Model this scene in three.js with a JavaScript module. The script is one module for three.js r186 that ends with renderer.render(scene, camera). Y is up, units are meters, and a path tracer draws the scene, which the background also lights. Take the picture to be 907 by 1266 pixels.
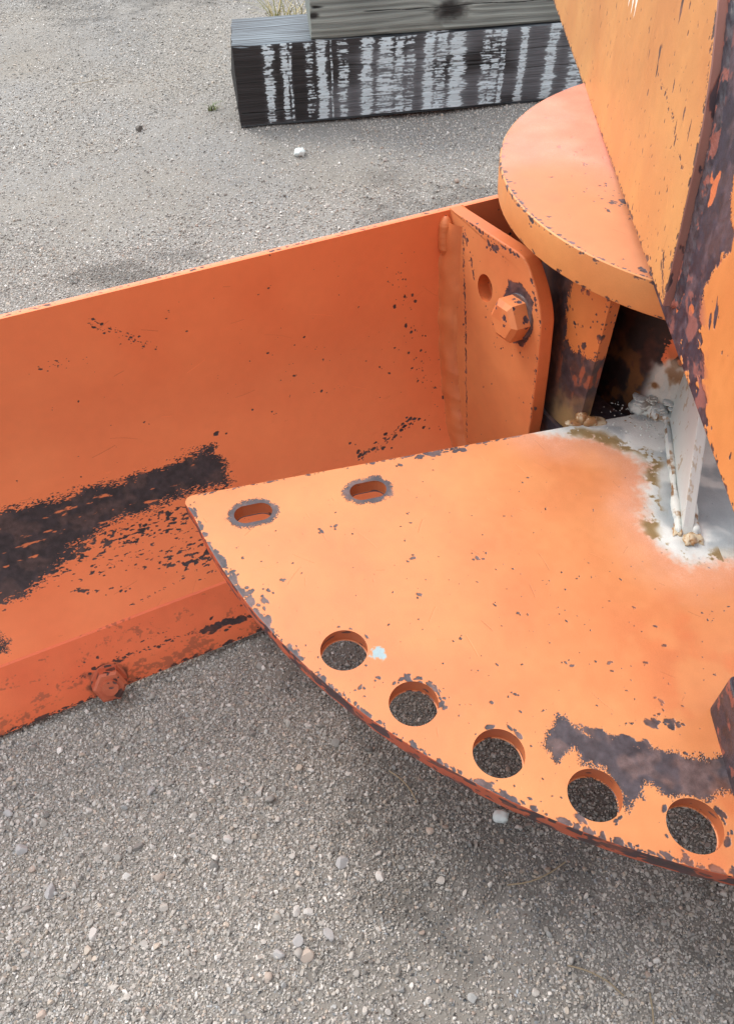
import * as THREE from 'three';
import { mergeGeometries, mergeVertices, toCreasedNormals } from 'three/addons/utils/BufferGeometryUtils.js';

// ---------------------------------------------------------------- camera, sky, sun, exposure
const scene = new THREE.Scene();
const camera = new THREE.PerspectiveCamera(67.03, 733 / 1024, 0.02, 400);
camera.position.set(0, 0.62, 0);
camera.rotation.set(-47 * Math.PI / 180, 0, 0);
scene.add(camera);
const renderer = new THREE.WebGLRenderer();
renderer.toneMapping = THREE.LinearToneMapping;
renderer.toneMappingExposure = 1.9;
renderer.shadowMap.enabled = true;
{ // overcast sky: brighter towards the zenith, a little brighter on the sun's side, darker at the horizon
  const W = 128, Hh = 64, data = new Float32Array(W * Hh * 4);
  const sd = new THREE.Vector3(-0.55, 0.72, -0.42).normalize();
  for (let j = 0; j < Hh; j++) for (let i = 0; i < W; i++) {
    const el = ((j + 0.5) / Hh - 0.5) * Math.PI, az = ((i + 0.5) / W - 0.5) * 2 * Math.PI;
    const d = new THREE.Vector3(Math.cos(el) * Math.cos(az), Math.sin(el), Math.cos(el) * Math.sin(az));
    const up = Math.max(0, d.y), g = Math.max(0, d.dot(sd));
    let L = el < 0 ? 0.2 : (1 + 1.2 * up) / 2.2;
    L *= 0.85 + 0.9 * g * g * g;
    const k = (j * W + i) * 4;
    data[k] = L * 0.985; data[k + 1] = L * 1.0; data[k + 2] = L * 1.045; data[k + 3] = 1;
  }
  const sky = new THREE.DataTexture(data, W, Hh, THREE.RGBAFormat, THREE.FloatType);
  sky.mapping = THREE.EquirectangularReflectionMapping; sky.magFilter = THREE.LinearFilter; sky.needsUpdate = true;
  scene.background = sky; scene.environment = sky;
  scene.backgroundIntensity = 1.0; scene.environmentIntensity = 1.0;
  const sun = new THREE.DirectionalLight(0xfff4e6, 1.2);
  sun.position.copy(sd).multiplyScalar(6); sun.castShadow = true; sun.shadow.radius = 45;
  sun.shadow.mapSize.set(2048, 2048);
  Object.assign(sun.shadow.camera, { left: -3, right: 3, top: 3, bottom: -3, near: 0.5, far: 15 });
  scene.add(sun, sun.target);
}

// ---------------------------------------------------------------- helpers: random numbers, noise
const R = Math.PI / 180;
function rng(seed) { let a = seed >>> 0; return () => { a = (a + 0x6D2B79F5) | 0; let t = Math.imul(a ^ (a >>> 15), 1 | a); t = (t + Math.imul(t ^ (t >>> 7), 61 | t)) ^ t; return ((t ^ (t >>> 14)) >>> 0) / 4294967296; }; }
const HASH = new Float32Array(65536); { const r = rng(7); for (let i = 0; i < 65536; i++) HASH[i] = r(); }
const hs = (x, y) => { let h = Math.imul(x, 0x27d4eb2d) ^ Math.imul(y, 0x165667b1); h = Math.imul(h ^ (h >>> 15), 0x2c1b3c6d); h ^= h >>> 12; return HASH[h & 65535]; };
function vn(x, y) {
  const xi = Math.floor(x), yi = Math.floor(y); let u = x - xi, v = y - yi; u = u * u * (3 - 2 * u); v = v * v * (3 - 2 * v);
  const a = hs(xi, yi), b = hs(xi + 1, yi), c = hs(xi, yi + 1), d = hs(xi + 1, yi + 1);
  return a + (b - a) * u + (c - a) * v + (a - b - c + d) * u * v;
}
function fbm(x, y, o = 4) { let s = 0, a = 0.5, n = 0; { const q = x * 0.966 - y * 0.259; y = x * 0.259 + y * 0.966; x = q; } for (let i = 0; i < o; i++) { s += a * vn(x, y); n += a; a *= 0.5; const q = x * 1.62 - y * 1.22 + 17.3; y = x * 1.22 + y * 1.62 + 9.1; x = q; } return s / n; }
const n3 = (x, y, z) => (vn(x + 3.1 * z, y - 1.7 * z) + vn(y + 11.3, z + 5.2 + x * 0.3) + vn(z + 1.9, x + 7.7)) / 3;
const clamp = (x, a = 0, b = 1) => Math.min(b, Math.max(a, x));
const ss = (a, b, x) => { const t = clamp((x - a) / (b - a)); return t * t * (3 - 2 * t); };
const mix = (a, b, t) => a + (b - a) * t;
function tex(data, w, h, srgb, repeat) {
  const t = new THREE.DataTexture(data, w, h, THREE.RGBAFormat, THREE.UnsignedByteType);
  t.magFilter = THREE.LinearFilter; t.minFilter = THREE.LinearMipmapLinearFilter; t.generateMipmaps = true;
  t.wrapS = t.wrapT = repeat ? THREE.RepeatWrapping : THREE.MirroredRepeatWrapping;
  if (srgb) t.colorSpace = THREE.SRGBColorSpace;
  t.needsUpdate = true; return t;
}
// ---------------------------------------------------------------- painted steel: a paint film with chips, wear and stains, drawn in metres on the part
function sdPoly(p, x, y) {
  let d = 1e9, inside = false;
  for (let i = 0, j = p.length - 1; i < p.length; j = i++) {
    const ax = p[j][0], ay = p[j][1], bx = p[i][0] - ax, by = p[i][1] - ay, px = x - ax, py = y - ay;
    const t = clamp((px * bx + py * by) / (bx * bx + by * by + 1e-12)), qx = px - bx * t, qy = py - by * t;
    d = Math.min(d, qx * qx + qy * qy);
    if ((p[i][1] > y) !== (p[j][1] > y) && x < (p[j][0] - p[i][0]) * (y - p[i][1]) / (p[j][1] - p[i][1]) + p[i][0]) inside = !inside;
  }
  return (inside ? -1 : 1) * Math.sqrt(d);
}
class Paint {
  constructor(a0, b0, w, h, ppm, seed, repeat = false) {
    Object.assign(this, { a0, b0, w, h, ppm, repeat, r: rng(seed), seed });
    this.W = Math.round(w * ppm); this.H = Math.round(h * ppm);
    this.bare = new Float32Array(this.W * this.H); this.coats = [];
  }
  box(x0, y0, x1, y1, f) {           // visit the pixels of a box given in metres
    const { W, H, ppm, a0, b0, repeat } = this;
    const i0 = Math.floor((x0 - a0) * ppm), i1 = Math.ceil((x1 - a0) * ppm), j0 = Math.floor((y0 - b0) * ppm), j1 = Math.ceil((y1 - b0) * ppm);
    for (let j = j0; j <= j1; j++) for (let i = i0; i <= i1; i++) {
      let ii = i, jj = j;
      if (repeat) { ii = ((i % W) + W) % W; jj = ((j % H) + H) % H; } else if (i < 0 || j < 0 || i >= W || j >= H) continue;
      f(jj * W + ii, a0 + (i + 0.5) / ppm, b0 + (j + 0.5) / ppm);
    }
  }
  chip(x, y, ra, rb, rot = 0) {
    const c = Math.cos(rot), s = Math.sin(rot), m = Math.max(ra, rb) * 1.6, k = this.r() * 90;
    this.box(x - m, y - m, x + m, y + m, (q, px, py) => {
      const dx = px - x, dy = py - y, u = (dx * c + dy * s) / ra, v = (-dx * s + dy * c) / rb;
      const rr = Math.sqrt(u * u + v * v) + 1.1 * (fbm(u * 1.3 + k, v * 1.3 + k, 3) - 0.5);
      const b = ss(1.0, 0.82, rr); if (b > this.bare[q]) this.bare[q] = b;
    });
    return this;
  }
  scatter(n, where, size, aspect = 2, rot = 0, rotVar = 0.6) {      // where: [x0,y0,x1,y1] or fn -> [x,y]
    for (let i = 0; i < n; i++) {
      const p = typeof where === 'function' ? where(this.r) : [mix(where[0], where[2], this.r()), mix(where[1], where[3], this.r())];
      const s = size * (0.3 + 1.2 * Math.pow(this.r(), 4)), as = 1 + (aspect - 1) * this.r();
      this.chip(p[0], p[1], s * Math.sqrt(as), s / Math.sqrt(as), rot + (this.r() - 0.5) * 2 * rotVar);
      if (this.r() < 0.3) this.chip(p[0] + (this.r() - 0.5) * s * 5, p[1] + (this.r() - 0.5) * s * 5, s * 0.5, s * 0.3, rot);
    }
    return this;
  }
  along(pts, n, size, spread, aspect = 1.6) {
    return this.scatter(n, (r) => {
      const k = r() * (pts.length - 1), i = Math.min(pts.length - 2, Math.floor(k)), t = k - i;
      return [mix(pts[i][0], pts[i + 1][0], t) + (r() + r() - 1) * spread, mix(pts[i][1], pts[i + 1][1], t) + (r() + r() - 1) * spread];
    }, size, aspect, Math.atan2(pts[1][1] - pts[0][1], pts[1][0] - pts[0][0]), 0.5);
  }
  poly(p, amp, sc, fine = 0.4, sx = 1) {                           // a worn patch with a ragged outline
    const xs = p.map(a => a[0]), ys = p.map(a => a[1]), m = amp * 3;
    this.box(Math.min(...xs) - m, Math.min(...ys) - m, Math.max(...xs) + m, Math.max(...ys) + m, (q, x, y) => {
      const n = (fbm(x / sc / sx + 31, y / sc + 7, 4) - 0.5) * 3 * amp + (vn(x / sc * 9 / sx, y / sc * 9) - 0.5) * 2 * amp * fine;
      const b = ss(0.0004, -0.0004, sdPoly(p, x, y) + n); if (b > this.bare[q]) this.bare[q] = b;
    });
    return this;
  }
  rub(p, soft, sc, dens, sx = 2) {                                 // speckled wear, thinning out over `soft` metres
    const xs = p.map(a => a[0]), ys = p.map(a => a[1]);
    this.box(Math.min(...xs) - soft, Math.min(...ys) - soft, Math.max(...xs) + soft, Math.max(...ys) + soft, (q, x, y) => {
      const k = soft ? ss(soft, -soft, sdPoly(p, x, y)) : 1; if (k <= 0) return;
      const n = fbm(x / sc / sx + 5, y / sc + 3, 3), th = 1 - dens * k;
      const b = ss(th - 0.02, th + 0.02, n); if (b > this.bare[q]) this.bare[q] = b;
    });
    return this;
  }
  scratch(n, len, rot) {                                           // hairline scratches that only dull or darken the film
    this.scr ||= new Float32Array(this.W * this.H);
    for (let i = 0; i < n; i++) {
      let x = this.a0 + this.w * this.r(), y = this.b0 + this.h * this.r(), a = rot + (this.r() - 0.5) * (this.r() < 0.3 ? 3 : 0.9); const L = len * Math.pow(this.r(), 2.5), v = (this.r() < 0.65 ? -1 : 0.5) * (0.04 + 0.12 * this.r()), bend = (this.r() - 0.5) * 30;
      for (let d = 0; d < L; d += 0.5 / this.ppm) { x += Math.cos(a) * 0.5 / this.ppm; y += Math.sin(a) * 0.5 / this.ppm; a += bend * 0.5 / this.ppm; const ii = Math.floor((x - this.a0) * this.ppm), jj = Math.floor((y - this.b0) * this.ppm); if (ii >= 0 && jj >= 0 && ii < this.W && jj < this.H) this.scr[jj * this.W + ii] = v; }
    }
    return this;
  }
  coat(rgb, f, rough) { this.coats.push([rgb, f, rough]); return this; }   // another paint or dirt over all of it, with coverage f(x,y)
  finish({ paint, bare = [70, 62, 68], bare2 = [92, 70, 66], rim = [168, 92, 74], rough = 0.5, bareRough = 0.55, mottle = 1, bump = 0.00035, metal = 0, streak = 0 }) {
    const { W, H, ppm, a0, b0 } = this, n = W * H, C = new Uint8Array(n * 4), Q = new Uint8Array(n * 4), B = new Uint8Array(n * 4), sd = this.seed * 3.7;
    const wr = this.repeat;
    for (let j = 0, q = 0; j < H; j++) for (let i = 0; i < W; i++, q++) {
      const x = a0 + (i + 0.5) / ppm, y = b0 + (j + 0.5) / ppm;
      const lo = fbm(x * 22 + sd, y * 22 + sd, 3) - 0.5, mi = vn(x * 190 + sd, y * 190) - 0.5, hi = hs(i + 13, j + 57) - 0.5, st = streak ? (vn(x * 60, y * 7 + sd) - 0.5) * streak : 0;
      const k = 1 + mottle * (0.07 * lo + 0.03 * mi + 0.03 * hi) + st, yel = mottle * lo * 14;
      let r = paint[0] * k, g = paint[1] * k + yel, b = paint[2] * k + yel * 0.7, ro = rough + 0.12 * lo + 0.06 * mi, h = 0.8 + 0.1 * mi + 0.05 * hi + 0.15 * lo;
      const m = this.bare[q]; if (this.scr && this.scr[q]) { const v = 1 + this.scr[q]; r *= v; g *= v; b *= v; h -= 0.2; ro += 0.1; }
      if (m > 0) {
        const e = fbm(x * 260 + sd, y * 260, 3), t = ss(0.42, 0.62, fbm(x * 90 + 3, y * 90 + sd, 3)), rimk = ss(0.05, 0.4, m) * ss(1.0, 0.55, m), d = 0.72 + 0.56 * e + 0.12 * hi;
        const br = mix(bare[0], bare2[0], t) * d, bg = mix(bare[1], bare2[1], t) * d, bb = mix(bare[2], bare2[2], t) * d;
        r = mix(r, mix(br, rim[0], rimk), m); g = mix(g, mix(bg, rim[1], rimk), m); b = mix(b, mix(bb, rim[2], rimk), m);
        ro = mix(ro, bareRough + 0.25 * (e - 0.5), m); h = mix(h, 0.25 + 0.35 * (e - 0.5), m);
      }
      for (const [rgb, f, cr] of this.coats) {
        const k2 = f(x, y, m); if (k2 <= 0) continue;
        const v = 1 + 0.16 * (fbm(x * 70 + 9, y * 70, 3) - 0.5) + 0.05 * hi;
        r = mix(r, rgb[0] * v, k2); g = mix(g, rgb[1] * v, k2); b = mix(b, rgb[2] * v, k2); if (cr) ro = mix(ro, cr, k2); h += 0.12 * k2 * (hi + mi);
      }
      const o = q * 4;
      C[o] = clamp(r, 0, 255); C[o + 1] = clamp(g, 0, 255); C[o + 2] = clamp(b, 0, 255); C[o + 3] = 255;
      Q[o] = 0; Q[o + 1] = clamp(ro, 0.05, 1) * 255; Q[o + 2] = metal * m * 255; Q[o + 3] = 255;
      B[o] = B[o + 1] = B[o + 2] = clamp(h) * 255; B[o + 3] = 255;
    }
    this.bare = null;
    return new THREE.MeshStandardMaterial({ map: tex(C, W, H, true, wr), roughnessMap: tex(Q, W, H, false, wr), roughness: 1, metalness: 0, bumpMap: tex(B, W, H, false, wr), bumpScale: bump });
  }
}
const flat = (geo) => geo.index ? geo.toNonIndexed() : geo;
function planarUV(geo, P, fa, fb) {            // uv in metres on the paint film P
  const p = geo.attributes.position, uv = new Float32Array(p.count * 2);
  for (let i = 0; i < p.count; i++) { const x = p.getX(i), y = p.getY(i), z = p.getZ(i); uv[2 * i] = (fa(x, y, z) - P.a0) / P.w; uv[2 * i + 1] = (fb(x, y, z) - P.b0) / P.h; }
  geo.setAttribute('uv', new THREE.BufferAttribute(uv, 2)); return geo;
}
function boxUV(geo, tile) {                    // the side a face looks to decides which two axes its pattern runs along
  geo = flat(geo); const p = geo.attributes.position, uv = new Float32Array(p.count * 2), A = new THREE.Vector3(), B = new THREE.Vector3(), C = new THREE.Vector3();
  for (let i = 0; i < p.count; i += 3) {
    A.fromBufferAttribute(p, i); B.fromBufferAttribute(p, i + 1); C.fromBufferAttribute(p, i + 2);
    const n = B.clone().sub(A).cross(C.clone().sub(A)); const ax = Math.abs(n.x), ay = Math.abs(n.y), az = Math.abs(n.z);
    [A, B, C].forEach((v, k) => { const [u, w] = ay >= ax && ay >= az ? [v.x, v.z] : ax >= az ? [v.z, v.y] : [v.x, v.y]; uv[2 * (i + k)] = u / tile; uv[2 * (i + k) + 1] = w / tile; });
  }
  geo.setAttribute('uv', new THREE.BufferAttribute(uv, 2)); return geo;
}
function splitSides(geo, nAxis) {              // faces across nAxis get group 0, the cut edges group 1
  geo = flat(geo); const p = geo.attributes.position, a = [], b = [], A = new THREE.Vector3(), B = new THREE.Vector3(), C = new THREE.Vector3();
  for (let i = 0; i < p.count; i += 3) {
    A.fromBufferAttribute(p, i); B.fromBufferAttribute(p, i + 1); C.fromBufferAttribute(p, i + 2);
    const n = B.clone().sub(A).cross(C.clone().sub(A)).normalize(); (Math.abs(n[nAxis]) > 0.9 ? a : b).push(i, i + 1, i + 2);
  }
  const order = a.concat(b), out = new THREE.BufferGeometry();
  for (const k of Object.keys(geo.attributes)) { const at = geo.attributes[k], arr = new Float32Array(order.length * at.itemSize); order.forEach((s, i) => { for (let c = 0; c < at.itemSize; c++) arr[i * at.itemSize + c] = at.array[s * at.itemSize + c]; }); out.setAttribute(k, new THREE.BufferAttribute(arr, at.itemSize)); }
  out.addGroup(0, a.length, 0); out.addGroup(a.length, b.length, 1);
  return out;
}
function setUV(geo, g, fa, fb) {               // uv for one group of a split geometry
  const p = geo.attributes.position, uv = geo.attributes.uv, { start, count } = geo.groups[g];
  for (let i = start; i < start + count; i++) uv.setXY(i, fa(p.getX(i), p.getY(i), p.getZ(i)), fb(p.getX(i), p.getY(i), p.getZ(i)));
}
function mesh(name, geo, mat, parent) { const m = new THREE.Mesh(geo, mat); m.name = name; m.castShadow = m.receiveShadow = true; parent.add(m); return m; }
function place(o, [x, y, z], ry = 0) { o.position.set(x, y, z); o.rotation.y = ry; return o; }
function thing(o, label, category, group) { o.userData = { label, category }; if (group) o.userData.group = group; scene.add(o); return o; }
function bead(pts, rad, seed, { seg = 90, rip = 0.25, lump = 0.35, pitch = 0.006, flatten = 1 } = {}) {   // a weld bead: a rippled, lumpy tube
  const c = new THREE.CatmullRomCurve3(pts.map(p => new THREE.Vector3(...p))), g = new THREE.TubeGeometry(c, seg, rad, 9, false), len = c.getLength(), p = g.attributes.position, v = new THREE.Vector3();
  for (let i = 0; i < p.count; i++) {
    const ring = Math.floor(i / 10), t = ring / seg, ctr = c.getPointAt(Math.min(1, t)); v.fromBufferAttribute(p, i).sub(ctr);
    const end = Math.sqrt(clamp(Math.min(t, 1 - t) * len / rad * 0.8, 0.02, 1));
    const k = end * (1 + rip * (((t * len / pitch) % 1) - 0.5) + lump * (n3(ctr.x * 90 + seed, ctr.y * 90, ctr.z * 90 + v.x * 150) - 0.5) * 2);
    v.multiplyScalar(k); v.y *= flatten; p.setXYZ(i, ctr.x + v.x, ctr.y + v.y, ctr.z + v.z);
  }
  g.computeVertexNormals(); return g;
}
function blob(x, y, z, rx, ry, rz, seed, lump = 0.35, det = 3) {
  let g = mergeVertices(new THREE.IcosahedronGeometry(1, det).deleteAttribute('normal').deleteAttribute('uv')); const p = g.attributes.position;
  for (let i = 0; i < p.count; i++) { const a = p.getX(i), b = p.getY(i), c = p.getZ(i), k = 1 + lump * (n3(a * 2.1 + seed, b * 2.1 + seed * 1.7, c * 2.1) - 0.5) * 2; p.setXYZ(i, x + a * k * rx, y + b * k * ry, z + c * k * rz); }
  g.computeVertexNormals(); return g;
}
console.log('helpers');

// ---------------------------------------------------------------- ground: gravelly dirt, one sheet
const stains = [[-0.36, -1.08, 0.11, 0.05, 0.55], [0.04, -1.43, 0.06, 0.05, 0.35], [-0.30, -1.14, 0.08, 0.03, 0.4], [-0.45, -1.55, 0.03, 0.015, 0.3]];
function groundStain(x, z) {
  let k = 0; for (const [cx, cz, rx, rz, a] of stains) { const d = Math.hypot((x - cx) / rx, (z - cz) / rz) + 0.9 * (fbm(x * 25, z * 25, 3) - 0.5); k = Math.max(k, a * ss(1.1, 0.3, d)); }
  return k;
}
const groundH = (x, z) => 0.016 * (fbm(x * 3.1 + 40, z * 3.1 + 40, 3) - 0.5) + 0.006 * (fbm(x * 17, z * 17, 3) - 0.5);
const dampShade = (x, z) => ss(0.50, 0.62, 0.75 * fbm(x * 3.3 + 71, z * 3.3 + 12, 5) + 0.25 * fbm(x * 60, z * 60, 3) + (z > -0.75 ? 0.16 * clamp((x - 0.04) / 0.2, -1, 1) : -0.08));   // darker soil before the implement: moist patches with shade painted into the colour
const packed = (x, z) => ss(0.44, 0.62, fbm(x * 4.2 + 11, z * 4.2 + 23, 4));          // patches of packed dust between loose stones
{
  const axis = (lo, hi, step, far) => { const a = []; for (let x = lo; x <= hi + 1e-9; x += step) a.push(x); let s = step, l = lo, h = hi; while (h < far) { s *= 1.5; l -= s; h += s; a.unshift(l); a.push(h); } return a; };
  const xs = axis(-1.3, 1.3, 0.011, 150), zs = axis(-3.1, 0.4, 0.011, 150), nx = xs.length, nz = zs.length;
  const pos = new Float32Array(nx * nz * 3), col = new Float32Array(nx * nz * 3), uv = new Float32Array(nx * nz * 2), idx = [];
  for (let j = 0; j < nz; j++) for (let i = 0; i < nx; i++) {
    const k = j * nx + i, x = xs[i], z = zs[j], far = Math.hypot(x, z) > 6;
    pos.set([x, far ? 0 : groundH(x, z) - 0.004, z], k * 3); uv.set([x / 0.61, z / 0.61], k * 2);
    const f = 1.42 + 0.5 * fbm(x * 2.3 + 5, z * 2.3, 4), w = fbm(x * 5 + 50, z * 5, 3) - 0.5, s = (1 - 0.7 * groundStain(x, z)) * (1 - 0.36 * dampShade(x, z));
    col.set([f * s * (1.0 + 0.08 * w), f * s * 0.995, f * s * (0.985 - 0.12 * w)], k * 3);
    if (i < nx - 1 && j < nz - 1) idx.push(k, k + nx, k + 1, k + 1, k + nx, k + nx + 1);
  }
  const g = new THREE.BufferGeometry(); g.setAttribute('position', new THREE.BufferAttribute(pos, 3)); g.setAttribute('color', new THREE.BufferAttribute(col, 3)); g.setAttribute('uv', new THREE.BufferAttribute(uv, 2)); g.setIndex(idx); g.computeVertexNormals();
  const N = 1024, C = new Uint8Array(N * N * 4), B = new Uint8Array(N * N * 4), hgt = new Float32Array(N * N), tone = new Float32Array(N * N * 3), r = rng(91);
  for (let i = 0; i < N * N; i++) { hgt[i] = 0.12 * r(); tone.set([104, 102, 98], i * 3); }
  for (let k = 0; k < 60000; k++) {                     // sand grains, 0.6 to 2.4 mm
    const cx = r() * N, cy = r() * N, s = 0.6 + 1.5 * Math.pow(r(), 2.5), v = 70 + 96 * r(), w = (r() - 0.45) * 14, h0 = 0.25 + 0.6 * r(), e = 0.6 + 0.8 * r(), an = r() * 3.14, ca = Math.cos(an), sa = Math.sin(an), m = Math.ceil(s * 1.7);
    for (let dy = -m; dy <= m; dy++) for (let dx = -m; dx <= m; dx++) {
      const u = (dx * ca + dy * sa) / (s * e), q = (-dx * sa + dy * ca) / (s / e), d = u * u + q * q; if (d > 1) continue;
      const ii = ((Math.floor(cx) + dx + N) % N), jj = ((Math.floor(cy) + dy + N) % N), o = jj * N + ii, h = h0 * (1 - d * 0.6); if (h < hgt[o]) continue;
      hgt[o] = h; tone.set([v + w, v, v - w * 0.8], o * 3);
    }
  }
  for (let i = 0; i < N * N; i++) { C.set([clamp(tone[3 * i], 0, 255), clamp(tone[3 * i + 1], 0, 255), clamp(tone[3 * i + 2], 0, 255), 255], i * 4); const h = clamp(hgt[i]) * 255; B.set([h, h, h, 255], i * 4); }
  const ground = mesh('ground', g, new THREE.MeshStandardMaterial({ map: tex(C, N, N, true, true), bumpMap: tex(B, N, N, false, true), bumpScale: 0.002, roughness: 0.95, vertexColors: true }), scene);
  ground.userData = { kind: 'structure', label: 'packed grey gravelly dirt ground', category: 'ground' };
}
console.log('ground');
let stoneShape;
{ // loose stones: far too many to count
  const stones = new THREE.Group(); stones.name = 'gravel'; stones.userData = { kind: 'stuff', label: 'loose grey and tan crushed gravel strewn over the dirt', category: 'gravel' }; scene.add(stones);
  const mat = new THREE.MeshStandardMaterial({ roughness: 0.9 });
  stoneShape = (seed, det) => { const g = mergeVertices(new THREE.IcosahedronGeometry(1, det).deleteAttribute('normal').deleteAttribute('uv')), p = g.attributes.position, r = rng(seed), pl = []; for (let i = 0; i < 9; i++) pl.push([new THREE.Vector3(r() - 0.5, r() - 0.5, r() - 0.5).normalize(), 0.45 + 0.3 * r()]); const v = new THREE.Vector3(); for (let i = 0; i < p.count; i++) { v.fromBufferAttribute(p, i); for (const [n, d] of pl) { const e = v.dot(n) - d; if (e > 0) v.addScaledVector(n, -e); } p.setXYZ(i, v.x, v.y, v.z); } return toCreasedNormals(g, 0.5); };
  const classes = [[11, 1, 300000, 0.0005, 0.0011, 1.25], [17, 1, 190000, 0.0008, 0.0015, 1.3], [12, 1, 150000, 0.0008, 0.0018, 3.0], [13, 1, 60000, 0.0012, 0.0024, 3.0], [16, 1, 22000, 0.0016, 0.0028, 3.0], [14, 1, 4500, 0.0026, 0.0038, 3.0], [15, 2, 260, 0.0036, 0.0052, 3.0]];
  const M = new THREE.Matrix4(), q = new THREE.Quaternion(), eu = new THREE.Euler(), P = new THREE.Vector3(), S = new THREE.Vector3(), col = new THREE.Color();
  const tones = [[0.40, 0.385, 0.355], [0.31, 0.30, 0.28], [0.48, 0.465, 0.435], [0.20, 0.195, 0.185], [0.45, 0.40, 0.34], [0.60, 0.585, 0.555], [0.35, 0.36, 0.355], [0.42, 0.35, 0.30]], cum = [0.30, 0.50, 0.70, 0.77, 0.85, 0.93, 0.98, 1];
  for (const [seed, det, n, s0, s1, depth] of classes) {
    const r = rng(seed * 101), im = new THREE.InstancedMesh(stoneShape(seed, det), mat, n); im.name = 'stones'; let k = 0;
    while (k < n) {
      const z = 0.12 - depth * Math.pow(r(), depth < 2 ? 1.0 : 0.8), hw = 0.42 + 0.42 * -z, x = (r() * 2 - 1) * hw;
      if (r() > 1.06 - 0.75 * packed(x, z)) continue;
      const s = mix(s0, s1, Math.pow(r(), 2));
      eu.set(r() * 6.3, r() * 6.3, r() * 6.3); q.setFromEuler(eu); S.set(s * (0.8 + 0.6 * r()), s * (0.6 + 0.4 * r()), s * (0.75 + 0.5 * r()));
      P.set(x, groundH(x, z) - 0.004 + s * (0.05 + 0.5 * r()), z); M.compose(P, q, S); im.setMatrixAt(k, M);
      const u = r(), t = tones[cum.findIndex(c => u <= c)], f = (0.86 + 0.4 * r()) * (1 - 0.6 * groundStain(x, z)) * (1 - 0.30 * dampShade(x, z) * (0.5 + r())); col.setRGB(t[0] * f, t[1] * f, t[2] * f); im.setColorAt(k, col); k++;
    }
    im.castShadow = im.receiveShadow = true; stones.add(im);
  }
}
console.log('gravel');

// ---------------------------------------------------------------- the grader blade: one welded and bolted implement
const blade = new THREE.Group(); blade.name = 'grader_blade'; thing(blade, 'worn orange tractor grader blade with hole-drilled index plate, round pivot cap and boom', 'grader blade');
const B0 = [-0.3166, 0, -0.3137], BR = 26.8 * R;                    // mouldboard frame: x along the blade, y up, z forward of it
const PV = [0.2885, -0.58];                                          // pivot axis
const inBlade = (o) => place(o, B0, BR);
const ORANGE = [240, 130, 82], FADED = [202, 130, 82], BOOM = [200, 140, 84];

// shared films for small parts
const chipTile = new Paint(0, 0, 0.3, 0.3, 2600, 21, true); chipTile.scatter(260, [0, 0, 0.3, 0.3], 0.0013, 2.4, 0.5, 1.5);
const M_chip = chipTile.finish({ paint: [212, 116, 66], streak: 0.03 });
const roughTile = new Paint(0, 0, 0.2, 0.2, 3000, 22, true); roughTile.scatter(700, [0, 0, 0.2, 0.2], 0.0026, 2.6, 0.1, 0.5);
roughTile.rub([[-0.02, -0.02], [0.198, -0.02], [0.198, 0.198], [-0.02, 0.198]], 0.0, 0.006, 0.44, 2.2);
const M_worn = roughTile.finish({ paint: [188, 92, 62], bare: [78, 58, 62], bare2: [120, 74, 66], mottle: 1.6, bump: 0.0005 });
const steelTile = new Paint(0, 0, 0.2, 0.2, 2600, 23, true); steelTile.bare.fill(1);
const M_steel = steelTile.finish({ paint: [80, 70, 74], bare: [74, 70, 78], bare2: [96, 80, 78], bareRough: 0.42, bump: 0.0006 });
const burntTile = new Paint(0, 0, 0.2, 0.2, 2600, 24, true); burntTile.bare.fill(1);
const M_burnt = burntTile.coat([150, 84, 70], (x, y) => 0.8 * ss(0.6, 0.68, fbm(x * 120, y * 120, 4)), 0.7).finish({ paint: [60, 54, 60], bare: [48, 44, 54], bare2: [66, 56, 62], bareRough: 0.5, bump: 0.0012 });
const edgeTile = new Paint(0, 0, 0.2, 0.2, 2600, 26, true); edgeTile.scatter(500, [0, 0, 0.2, 0.2], 0.0026, 2.6, 0.1, 0.5);
const M_edge = edgeTile.finish({ paint: [150, 104, 94], bare: [72, 58, 64], bare2: [100, 72, 70] });
const holeTile = new Paint(0, 0, 0.2, 0.2, 2600, 27, true); holeTile.scatter(300, [0, 0, 0.2, 0.2], 0.0018, 2.6, 0.1, 0.5);
const M_hole = holeTile.finish({ paint: [188, 106, 64], bare: [76, 58, 58], bare2: [110, 72, 62] });
console.log('tiles');

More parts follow.
